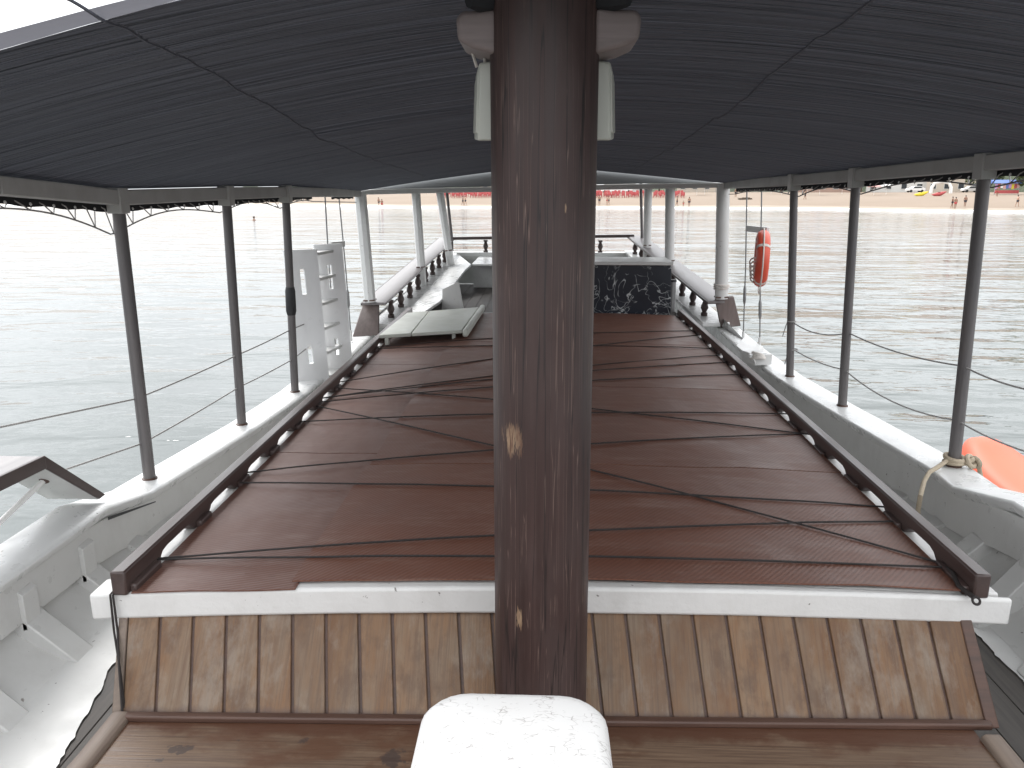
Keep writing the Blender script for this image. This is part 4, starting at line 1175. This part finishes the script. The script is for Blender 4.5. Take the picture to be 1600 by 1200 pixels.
# life ring
lc = ony(1190, 404, 7.02)
lb = thing('life_ring', 'orange-red life ring hanging edge-on from a shroud, white grab line', 'life ring', lc - Vector((0, 0, .27)))
ax = Vector((.975, -.22, .0)).normalized()
MB().torus(lc, ax, .195, .058, 40, 16).build('ring', M['orange_buoy'], lb)
mt = Vector((0, 0, 1)).rotation_difference(ax).to_matrix()
for k in range(4):
    a = R(45 + 90 * k); c = lc + mt @ Vector((.195 * math.cos(a), .195 * math.sin(a), 0))
    tg = mt @ Vector((-math.sin(a), math.cos(a), 0))
    MB().tube([c - tg * .012, c + tg * .012], .0605, 16).build('band', M['rope_white'], lb)
pts = []
for k in range(65):
    a = 2 * math.pi * k / 64; rr = .262 + .03 * abs(math.sin(2 * (a - R(45))))
    pts.append(lc + mt @ Vector((rr * math.cos(a), rr * math.sin(a), 0)) + Vector((0, 0, -.05 * (1 - math.sin(a) ** 2) * (.5 if k else .5))))
MB().tube(pts, .006, 6).build('grab_line', M['rope_white'], lb)
mb = MB()
for k in range(5):
    q = lc + Vector((-.075 + .01 * k, -.05, -.03 - .035 * k)); mb.torus(q, (.3, 1, .2 * k), .04 + .006 * k, .007, 18, 6)
mb.build('coiled_line', M['rope_white'], lb)

# white tilted board and cleat on the right cap
bd = thing('folding_step', 'tilted white board on the right cap rail, beside a rope-wound cleat', 'step', onh(1165, 560, 1.40))
q = [onh(1150, 540, 1.34), onh(1178, 562, 1.34), ony(1192, 541, 6.95), ony(1163, 526, 7.15)]
tn = Vector((.012, -.012, -.035))
MB().hexa([p + tn for p in q] + q).build('board', M['white_grey'], bd, bevel=.004)
MB().box(onh(1182, 566, 1.40) + Vector((0, 0, .04)), (.16, .2, .09), rz=.3).build('cleat_base', M['white_grey'], bd, bevel=.006)
MB().bar(onh(1170, 556, 1.32), onh(1196, 553, 1.32), .03, .03).build('cleat', M['white'], bd, bevel=.006)
mb = MB()
for k in range(4): mb.torus(onh(1184, 556, 1.325) + Vector((.0, 0, .012 * k - .02)), (.1 * k, .2, 1), .055 - .004 * k, .011, 20, 8)
mb.build('rope_turns', M['rope_white'], bd)

# beige rope at the foot of the right near post
pb = POST[(1, 0)][0]
mb = MB()
for k in range(2): mb.torus(pb + Vector((0, 0, .022 + .024 * k)), (.05 * k, .12 * (1 - 2 * k), 1), .046, .0125, 26, 10)
def X_(px, py, h): return onh(px, py, h)
tail = [pb + Vector((-.05, -.02, .035)), onh(1468, 728, 1.40), onh(1452, 738, 1.405), onh(1444, 752, 1.43), ony(1438, 775, 3.60), ony(1434, 800, 3.62), ony(1440, 830, 3.66)]
mb.tube(sag(tail, 0, 4), .0115, 8)
mb.tube([pb + Vector((.03, -.05, .03)), pb + Vector((.07, -.04, .05)), pb + Vector((.10, .0, .045)), pb + Vector((.135, .02, .02)), pb + Vector((.16, .02, -.06)), pb + Vector((.22, .05, -.4))], .0125, 8)
mb.torus(pb + Vector((.065, -.035, .04)), (.5, -.6, .5), .03, .0125, 18, 8)
mb.torus(pb + Vector((.10, -.02, .03)), (.8, .3, .3), .026, .0125, 18, 8)
tag(mb.build('mooring_rope', M['rope_beige']), 'beige rope knotted round the foot of the near right post', 'rope')

# orange kayak afloat alongside
kn = onh(1500, 712, 2.85)
ky = thing('kayak', 'orange plastic kayak afloat beside the right rail', 'kayak', Vector((kn.x + .2, kn.y - 1.5, 0)))
mb = MB(); N1, N2 = 30, 20
for i in range(N1 + 1):
    u = i / N1; yy = kn.y + .35 - 3.2 * u
    wd = .37 * (1 - abs(2 * u - 1) ** 2.6) ** .55 + .002
    hh = .06 + .15 * (abs(2 * u - 1) ** 2.2); cz = .13 + .10 * abs(2 * u - 1) ** 2.2
    xx = kn.x + .28 + .05 * u
    for j in range(N2):
        a = 2 * math.pi * j / N2; ca, sa = math.cos(a), math.sin(a)
        zz = cz + (hh + .12) * math.copysign(abs(sa) ** .75, sa) * min(1, wd / .25)
        mb.v.append(Vector((xx + wd * math.copysign(abs(ca) ** .8, ca), yy, zz)))
for i in range(N1):
    for j in range(N2): mb.f.append([i * N2 + j, i * N2 + (j + 1) % N2, (i + 1) * N2 + (j + 1) % N2, (i + 1) * N2 + j]); mb.t.append(0)
mb.f.append(list(range(N2))); mb.f.append([N1 * N2 + j for j in range(N2)]); mb.t += [0, 0]
mb.build('hull', M['kayak'], ky, smooth=80)
MB().bar(Vector((kn.x + .42, kn.y - .75, .32)), Vector((kn.x + .62, kn.y - .78, .28)), .06, .03).build('strap', M['black'], ky, bevel=.01)

# ------------------------------------------------------------------ things on the beach
PXM = lambda p: (p - EYE).dot(cF) / FPX        # metres per photo pixel at a point
# people
def human(pose):
    V = {'pel': (0, 0, .95), 'ch': (0, 0, 1.30), 'nk': (0, 0, 1.47), 'hd': (0, .02, 1.62), 'ht': (0, .02, 1.74)}
    E = [('pel', 'ch'), ('ch', 'nk'), ('nk', 'hd'), ('hd', 'ht')]
    st = .12 if pose else .02
    for s, n_ in ((-1, 'l'), (1, 'r')):
        V['hp' + n_] = (s * .10, 0, .90); V['kn' + n_] = (s * .11, s * st * .8, .50); V['an' + n_] = (s * .11, s * st * 1.6 + .03, .07); V['to' + n_] = (s * .12, s * st * 1.6 - .12, .03)
        V['sh' + n_] = (s * .19, 0, 1.40); V['el' + n_] = (s * .25, .03, 1.12); V['wr' + n_] = (s * (.12 if pose == 2 else .24), -.12 if pose else .0, 1.15 if pose == 2 else .87)
        E += [('pel', 'hp' + n_), ('hp' + n_, 'kn' + n_), ('kn' + n_, 'an' + n_), ('an' + n_, 'to' + n_), ('ch', 'sh' + n_), ('sh' + n_, 'el' + n_), ('el' + n_, 'wr' + n_)]
    RAD = {'pel': .145, 'ch': .155, 'nk': .055, 'hd': .095, 'ht': .07, 'hp': .10, 'kn': .065, 'an': .042, 'to': .035, 'sh': .065, 'el': .045, 'wr': .033}
    ks = list(V)
    me = bpy.data.meshes.new('person_body')
    me.from_pydata([V[k_] for k_ in ks], [(ks.index(a), ks.index(b)) for a, b in E], [])
    return me, [RAD.get(k_, RAD.get(k_[:2])) for k_ in ks]
def make_person(pose, skin, cl):
    rt = bpy.data.objects.new('person', None); col.objects.link(rt)
    me, rad = human(pose)
    o = bpy.data.objects.new('body', me); col.objects.link(o); o.parent = rt
    md = o.modifiers.new('skin', 'SKIN')
    for i, r in enumerate(rad): me.skin_vertices[0].data[i].radius = (r, r)
    me.skin_vertices[0].data[0].use_root = True
    o.modifiers.new('sub', 'SUBSURF').levels = 1
    me.materials.append(skin)
    s = MB().lathe([(.17, .72), (.20, .80), (.185, .98), (.165, 1.03)], (0, 0, 0), 14).build('shorts', cl, rt, origin=(0, 0, 0)); s.scale = (1.08, .8, 1)
    h = MB().lathe([(.02, 0), (.10, .02), (.112, .08), (.085, .14), (.02, .16)], (0, .03, 1.60), 12).build('hair', M['black'], rt, origin=(0, 0, 0))
    return rt
PROTO = {}
def person(px, py, lab, pose=0, skin='skin', cl='cloth_dark', rot=0, sc_=1.0, pos=None):
    key = (pose, skin, cl)
    if key not in PROTO:
        rt = make_person(pose, M[skin], M[cl]); PROTO[key] = rt
    else:
        src = PROTO[key]; rt = src.copy(); col.objects.link(rt)
        for ch in src.children:
            c = ch.copy(); c.parent = rt; col.objects.link(c)
    rt.location = onbeach(px, py) if pos is None else pos
    rt.rotation_euler = (0, 0, rot); rt.scale = (sc_, sc_, sc_)
    return tag(rt, lab, 'person', 'people along the water line')
person(591, 323, 'standing person, left of two at the water edge by the left white posts', 1, rot=1)
person(597, 325, 'knee-deep person, right of two at the water edge by the left white posts', 2, 'skin', 'cloth_red', pos=onh(597, 325.5, 3.45))
person(723, 321, 'person on wet sand, left one of the pair below the red chairs', 1, rot=2)
person(727, 321, 'person walking on the wet sand, right one of the pair below the red chairs', 2, 'skin2', rot=2.2)
person(937, 320, 'person standing alone on the sand just right of the mast', 0)
person(949, 320, 'pale figure on the sand, left one of the pair right of the mast', 1, 'skin2', 'cloth_red', rot=1.2, sc_=.95)
person(952, 320, 'pale figure walking on the sand, right one of the pair right of the mast', 1, 'skin2', rot=1.5, sc_=.95)
person(1059, 322, 'person at the water edge, left one of three between the two white posts', 1, rot=1.4)
person(1069, 323, 'small child at the water edge between two white posts on the right', 0, 'skin', 'cloth_red', sc_=.62)
person(1078, 323, 'person at the water edge, right one of three between the two white posts', 0)
person(1150, 308, 'person up the beach just right of the round white post', 0)
person(1491, 325, 'person stooping at the water edge, left one of three near the right dark post', 2, rot=.8)
person(1496, 326, 'person at the water edge, middle one of three near the right dark post', 0, 'skin', 'cloth_red')
person(1511, 323, 'person in dark clothes, right one of three by the right dark post', 0)
person(1593, 323, 'pale figure walking near the right edge of the photo', 1, 'skin2', 'cloth_dark', rot=1.6)
person(1559, 307, 'person standing in front of the colourful stall', 0, 'skin', 'cloth_red')
person(1259, 312, 'person walking on the sand left of the blue parasol', 1, 'skin', 'cloth_dark', rot=1.5)
# a swimmer's head
sw = onh(397, 344, H)
rt = thing('person', 'lone swimmer with only the head above water, left of the taped post', 'person', sw)
MB().lathe([(.03, -.35), (.20, -.25), (.22, -.05), (.16, .05), (.06, .10), (.055, .16), (.10, .22), (.105, .31), (.07, .38), (.02, .40)], sw, 14).build('body', M['skin'], rt, smooth=80)
MB().lathe([(.108, .28), (.115, .33), (.08, .395), (.02, .415)], sw, 14).build('hair', M['black'], rt)

# red chairs in a dense row
def chair_mesh():
    mb = MB().box((0, 0, .42), (.5, .46, .05)).box((0, .24, .72), (.5, .06, .55), rx=-.22)
    for sx in (-.22, .22):
        for sy in (-.2, .2): mb.box((sx, sy, .2), (.05, .05, .4))
        mb.box((sx, 0, .62), (.05, .46, .05)); mb.box((sx, -.2, .52), (.04, .04, .2))
    return mb
ch0 = None
for i in range(165):
    px = lerp(686, 1066, (i % 55) / 54) + random.uniform(-2, 2)
    if 785 < px < 918: continue
    py = (309.0, 307.4, 306.0)[i // 55] + random.uniform(-.4, .4)
    q = onbeach(px, py)
    if ch0 is None: ch0 = c = chair_mesh().build('beach_chair', M['red'], origin=(0, 0, 0))
    else: c = ch0.copy(); col.objects.link(c)
    c.location = q; c.rotation_euler = (0, 0, random.uniform(-.7, .7)); c.scale = (1.15, 1.15, 1.15)
    tag(c, 'red plastic chair in the long dense row on the sand behind the mast', 'chair', 'red chairs in a dense row on the beach')
def parasol(px, py, r, hgt, m, lab, grp=None):
    q = onbeach(px, py)
    rt = thing('parasol', lab, 'parasol', q, grp)
    MB().tube([q, q + Vector((0, 0, hgt))], .03, 8).build('pole', M['canvas'], rt)
    mb = MB(); n_ = 8; c = q + Vector((0, 0, hgt))
    for k, (rr, zz) in enumerate(((.05, .05), (r * .55, -.16), (r, -.42), (r * .97, -.55))):
        for j in range(n_): mb.v.append(c + Vector((rr * math.cos(2 * math.pi * j / n_), rr * math.sin(2 * math.pi * j / n_), zz)))
    for k in range(3):
        for j in range(n_): mb.f.append([k * n_ + j, k * n_ + (j + 1) % n_, (k + 1) * n_ + (j + 1) % n_, (k + 1) * n_ + j]); mb.t.append(0)
    mb.f.append(list(range(n_))); mb.t.append(0)
    mb.build('canopy', m, rt, recalc=False, smooth=20)
for (px, py, m, lab) in ((1281, 305, 'blue', 'blue parasol seen between the two farther right dark posts'), (1316, 303, 'blue', 'blue parasol just left of the middle right dark post'), (1366, 305, 'pink', 'faded pink parasol right of the middle right dark post'),
                         (1385, 304, 'canvas', 'white parasol right of the faded pink one'), (1089, 305, 'pink', 'faded pink parasol near the turquoise tents, left one'), (1101, 304, 'pink', 'faded pink parasol near the turquoise tents, right one'),
                         (1222, 304, 'canvas', 'white parasol between the life ring and the dark post'), (1262, 303, 'canvas', 'white parasol left of the first blue one'), (1205, 303, 'pink', 'faded pink parasol above the life ring')):
    parasol(px, py, 1.35, 2.1, M[m], lab, 'parasols on the beach')
def tent(px, py, wd, hgt, m, lab, grp):
    q = onbeach(px, py); rt = thing('gazebo_tent', lab, 'tent', q, grp); a = wd / 2
    for sx in (-a, a):
        for sy in (-a, a): MB().tube([q + Vector((sx, sy, -.3)), q + Vector((sx, sy, hgt))], .04, 6).build('leg', M['pole_grey'], rt)
    mb = MB(); 
    mb.add([q + Vector(v_) for v_ in ((-a, -a, hgt - .3), (a, -a, hgt - .3), (a, a, hgt - .3), (-a, a, hgt - .3), (-a, -a, hgt), (a, -a, hgt), (a, a, hgt), (-a, a, hgt), (0, 0, hgt + .8))],
           [(0, 1, 5, 4), (1, 2, 6, 5), (2, 3, 7, 6), (3, 0, 4, 7), (4, 5, 8), (5, 6, 8), (6, 7, 8), (7, 4, 8)])
    mb.build('canopy', m, rt, recalc=False, smooth=15)
for i, (px, wd, m) in enumerate(((1067, 2.6, 'teal'), (1080, 2.6, 'teal'), (1000, 3, 'canvas'), (935, 3, 'canvas'), (1112, 2.6, 'canvas'))):
    tent(px, 300.6, wd, 1.9, M[m], ['turquoise tent left of its twin behind the red chairs', 'turquoise tent right of its twin behind the red chairs', 'white tent seen right of the thin dark stern pole', 'white tent seen right beside the mast', 'white tent just left of the round white post'][i], 'gazebo tents at the back of the beach')
def car(px, py, m, lab, L_=4.2):
    q = onbeach(px, py); rt = thing('parked_car', lab, 'car', q, 'white vehicles behind the beach'); hl_ = L_ / 2
    prof = [(-hl_, .35), (-hl_, .75), (-hl_ + .2, .9), (-hl_ + .9, .95), (-hl_ + 1.5, 1.45), (hl_ - 1.2, 1.48), (hl_ - .3, 1.0), (hl_, .9), (hl_, .35)]
    MB().prism([q + Vector((a, -.8, b)) for a, b in prof], (0, 1.6, 0)).build('car_body', m, rt, bevel=.08)
    wp = [(-hl_ + 1.1, .98), (-hl_ + 1.58, 1.38), (hl_ - 1.25, 1.4), (hl_ - .65, 1.02)]
    MB().prism([q + Vector((a, -.81, b)) for a, b in wp], (0, 1.62, 0)).build('window', M['glass'], rt)
    for a in (-hl_ + .8, hl_ - .8):
        for sy in (-.82, .62): MB().lathe([(.32, 0), (.32, .2)], q + Vector((a, sy, .32)), 14, axis=(0, 1, 0)).build('wheel', M['tyre'], rt)
car(953, 301.2, M['canvas'], 'white car behind the red chairs, left one'); car(974, 301.0, M['canvas'], 'white car behind the red chairs, right one')
car(1430, 300.6, M['canvas'], 'white car left of the white arch'); car(1517, 300.6, M['canvas'], 'white car just left of the near right dark post')
# white arch
q0, q1 = onbeach(1455, 302), onbeach(1486, 302)
rt = thing('beach_arch', 'white inflatable arch standing on the sand behind the kayaks', 'arch', (q0 + q1) / 2)
pts = [q0, lerp(q0, q1, .02) + Vector((0, 0, 1.2)), lerp(q0, q1, .15) + Vector((0, 0, 2.1)), lerp(q0, q1, .5) + Vector((0, 0, 2.35)), lerp(q0, q1, .85) + Vector((0, 0, 2.1)), lerp(q0, q1, .98) + Vector((0, 0, 1.2)), q1]
MB().tube(pts, .32, 12).build('arch_tube', M['canvas'], rt)
for (px, m, lab) in ((1440, 'yellow', 'yellow kayak beached on the sand by the white arch'), (1468, 'red', 'red kayak beached on the sand by the white arch')):
    q = onbeach(px, 306); rt = thing('beached_kayak', lab, 'kayak', q, 'beached kayaks')
    mb = MB(); dv = Vector((.92, -.2, .22))
    mb.tube([q + dv * (u_ - 1.3) + Vector((0, 0, .3 + .12 * (u_ - 1.3) ** 2)) for u_ in (0, .4, .9, 1.3, 1.7, 2.2, 2.6)], [.05, .22, .34, .38, .34, .22, .05], 12)
    mb.build('hull', M[m], rt)
    MB().lathe([(.22, 0), (.25, .06), (.2, .08)], q + Vector((0, 0, .62)), 12).build('cockpit', M['black'], rt)
q = onbeach(1568, 304)
rt = thing('beach_stall', 'colourful stall with blue awning hung with bright goods, right of the near dark post', 'stall', q)
for sx in (-2.2, 2.2):
    for sy in (-1, 1): MB().tube([q + Vector((sx, sy, -.2)), q + Vector((sx, sy, 2.3))], .05, 6).build('leg', M['pole_grey'], rt)
MB().prism([q + Vector((-2.5, -1.4, 2.1)), q + Vector((-2.5, 0, 2.7)), q + Vector((-2.5, 1.4, 2.1)), q + Vector((-2.5, 1.4, 2.05)), q + Vector((-2.5, -1.4, 2.05))], (5, 0, 0)).build('stall_roof', M['blue'], rt)
for i, m in enumerate(('lilac', 'red', 'canvas', 'pink', 'blue', 'lilac', 'yellow', 'red', 'pink')):
    MB().box(q + Vector((-2 + i * .5, -1.05, 1.45 + .1 * (i % 3))), (.42, .08, .9)).build('hung_cloth', M[m], rt)
MB().box(q + Vector((0, -1.0, .5)), (4.2, .7, .6)).build('counter', M['red'], rt, bevel=.03)
q = onbeach(1165, 311.5)
o = MB().box(q + Vector((0, 0, .12)), (2.6, .9, .25), rz=.1).box(q + Vector((.2, 0, .3)), (1.5, .5, .14), rz=.1).build('seaweed_heap', M['bark'], bevel=.08)
tag(o, 'low dark heap lying on the sand right of the round white post', 'heap')

# buildings and trees behind the beach (their reflections tint the water)
def building(px, r, wd, hgt, dp, m, lab, roof=True):
    a = az(px); q = Vector((r * math.sin(a), r * math.cos(a), 2.4)); rt = thing('building', lab, 'building', q, 'buildings behind the beach')
    def pt(x_, y_, z_): 
        return q + Vector((x_ * math.cos(a) + y_ * math.sin(a), -x_ * math.sin(a) + y_ * math.cos(a), z_))
    def bx(x0, x1, y0, y1, z0, z1): return [pt(x0, y0, z0), pt(x1, y0, z0), pt(x1, y1, z0), pt(x0, y1, z0), pt(x0, y0, z1), pt(x1, y0, z1), pt(x1, y1, z1), pt(x0, y1, z1)]
    h2 = wd / 2
    MB().hexa(bx(-h2, h2, 0, dp, -1, hgt)).build('wall', m, rt)
    if roof: MB().prism([pt(-h2 - .5, -.5, hgt), pt(-h2 - .5, dp + .5, hgt), pt(-h2 - .5, dp / 2, hgt + 2.2)], pt(h2 + .5, 0, 0) - pt(-h2 - .5, 0, 0)).build('roof', M['roof_tile'], rt)
    else: MB().hexa(bx(-h2 - .2, h2 + .2, -.2, dp + .2, hgt, hgt + .5)).build('roof', M['wall_c'], rt)
    nx = int(wd / 3); nz = int(hgt / 3)
    for i in range(nx):
        for j in range(nz):
            x0 = -h2 + (i + .5) * wd / nx; z0 = j * 3 + 1.6
            fr_ = MB().hexa(bx(x0 - .7, x0 + .7, -.08, .02, z0 - .7, z0 + .7)).build('window', M['wall_c'], rt)
            MB().hexa(bx(x0 - .58, x0 + .58, -.1, -.06, z0 - .58, z0 + .58)).build('pane', M['glass'], fr_)
building(1285, 222, 16, 9, 9, M['wall_b'], 'pinkish two-storey house behind the blue parasols')
building(1400, 224, 14, 12, 9, M['wall_c'], 'white flat-roofed block behind the parked cars', False)
building(1490, 222, 12, 9, 8, M['wall_a'], 'cream house with tiled roof behind the white arch')
building(960, 222, 16, 9, 9, M['wall_c'], 'white tiled-roof house behind the red chairs')
building(1095, 224, 13, 10, 9, M['wall_a'], 'cream flat-roofed block behind the turquoise tents', False)
building(800, 222, 18, 8, 9, M['wall_a'], 'cream house hidden behind the mast')
leafp = None
def tree(px, r, hgt, lab, seed):
    rnd = random.Random(seed); a = az(px); q = Vector((r * math.sin(a), r * math.cos(a), 2.4))
    rt = thing('tree', lab, 'tree', q, 'trees behind the beach')
    mb = MB().tube([q - Vector((0, 0, .5)), q + Vector((.1, 0, hgt * .3)), q + Vector((.2, 0, hgt * .6))], [.28, .22, .1], 8)
    for k in range(5):
        an = k * 1.3; mb.tube([q + Vector((.1, 0, hgt * .35)), q + Vector((math.cos(an) * hgt * .25, math.sin(an) * hgt * .25, hgt * .65))], [.12, .04], 6)
    mb.build('trunk', M['bark'], rt)
    mb = MB()
    cl = [(Vector((rnd.uniform(-1, 1) * hgt * .33, rnd.uniform(-1, 1) * hgt * .33, hgt * rnd.uniform(.3, .9))), hgt * rnd.uniform(.12, .2)) for _ in range(16)]
    for (c, rr) in cl:
        for _ in range(90):
            d_ = Vector((rnd.gauss(0, 1), rnd.gauss(0, 1), rnd.gauss(0, 1))).normalized() * rr * rnd.random() ** .4
            n_ = Vector((rnd.gauss(0, 1), rnd.gauss(0, 1), rnd.gauss(0, 1))).normalized(); t1 = n_.orthogonal().normalized(); t2 = n_.cross(t1); s_ = rnd.uniform(.18, .4)
            p = q + c + d_
            mb.add([p - t1 * s_, p + t2 * s_ * .6, p + t1 * s_, p - t2 * s_ * .6], [(0, 1, 2, 3)])
    mb.build('crown', M['leaf'], rt, recalc=False)
for i, (px, r, hg, lab) in enumerate(((1605, 176, 5.5, 'leafy green tree at the right edge behind the stall'), (1345, 214, 9, 'green tree between the pinkish house and the white block'), (1220, 216, 9, 'green tree behind the life ring'), (1160, 218, 10, 'green tree right of the round white post'),
                                      (1030, 216, 9, 'green tree behind the two right stern posts'), (890, 218, 10, 'green tree hidden behind the right side of the mast'), (720, 218, 11, 'green tree behind the left end of the red chairs'), (620, 220, 10, 'green tree seen between the left white posts'), (1540, 214, 10, 'green tree behind the near right dark post'), (1700, 200, 10, 'green tree beyond the right edge'))):
    tree(px, r, hg, lab, i)
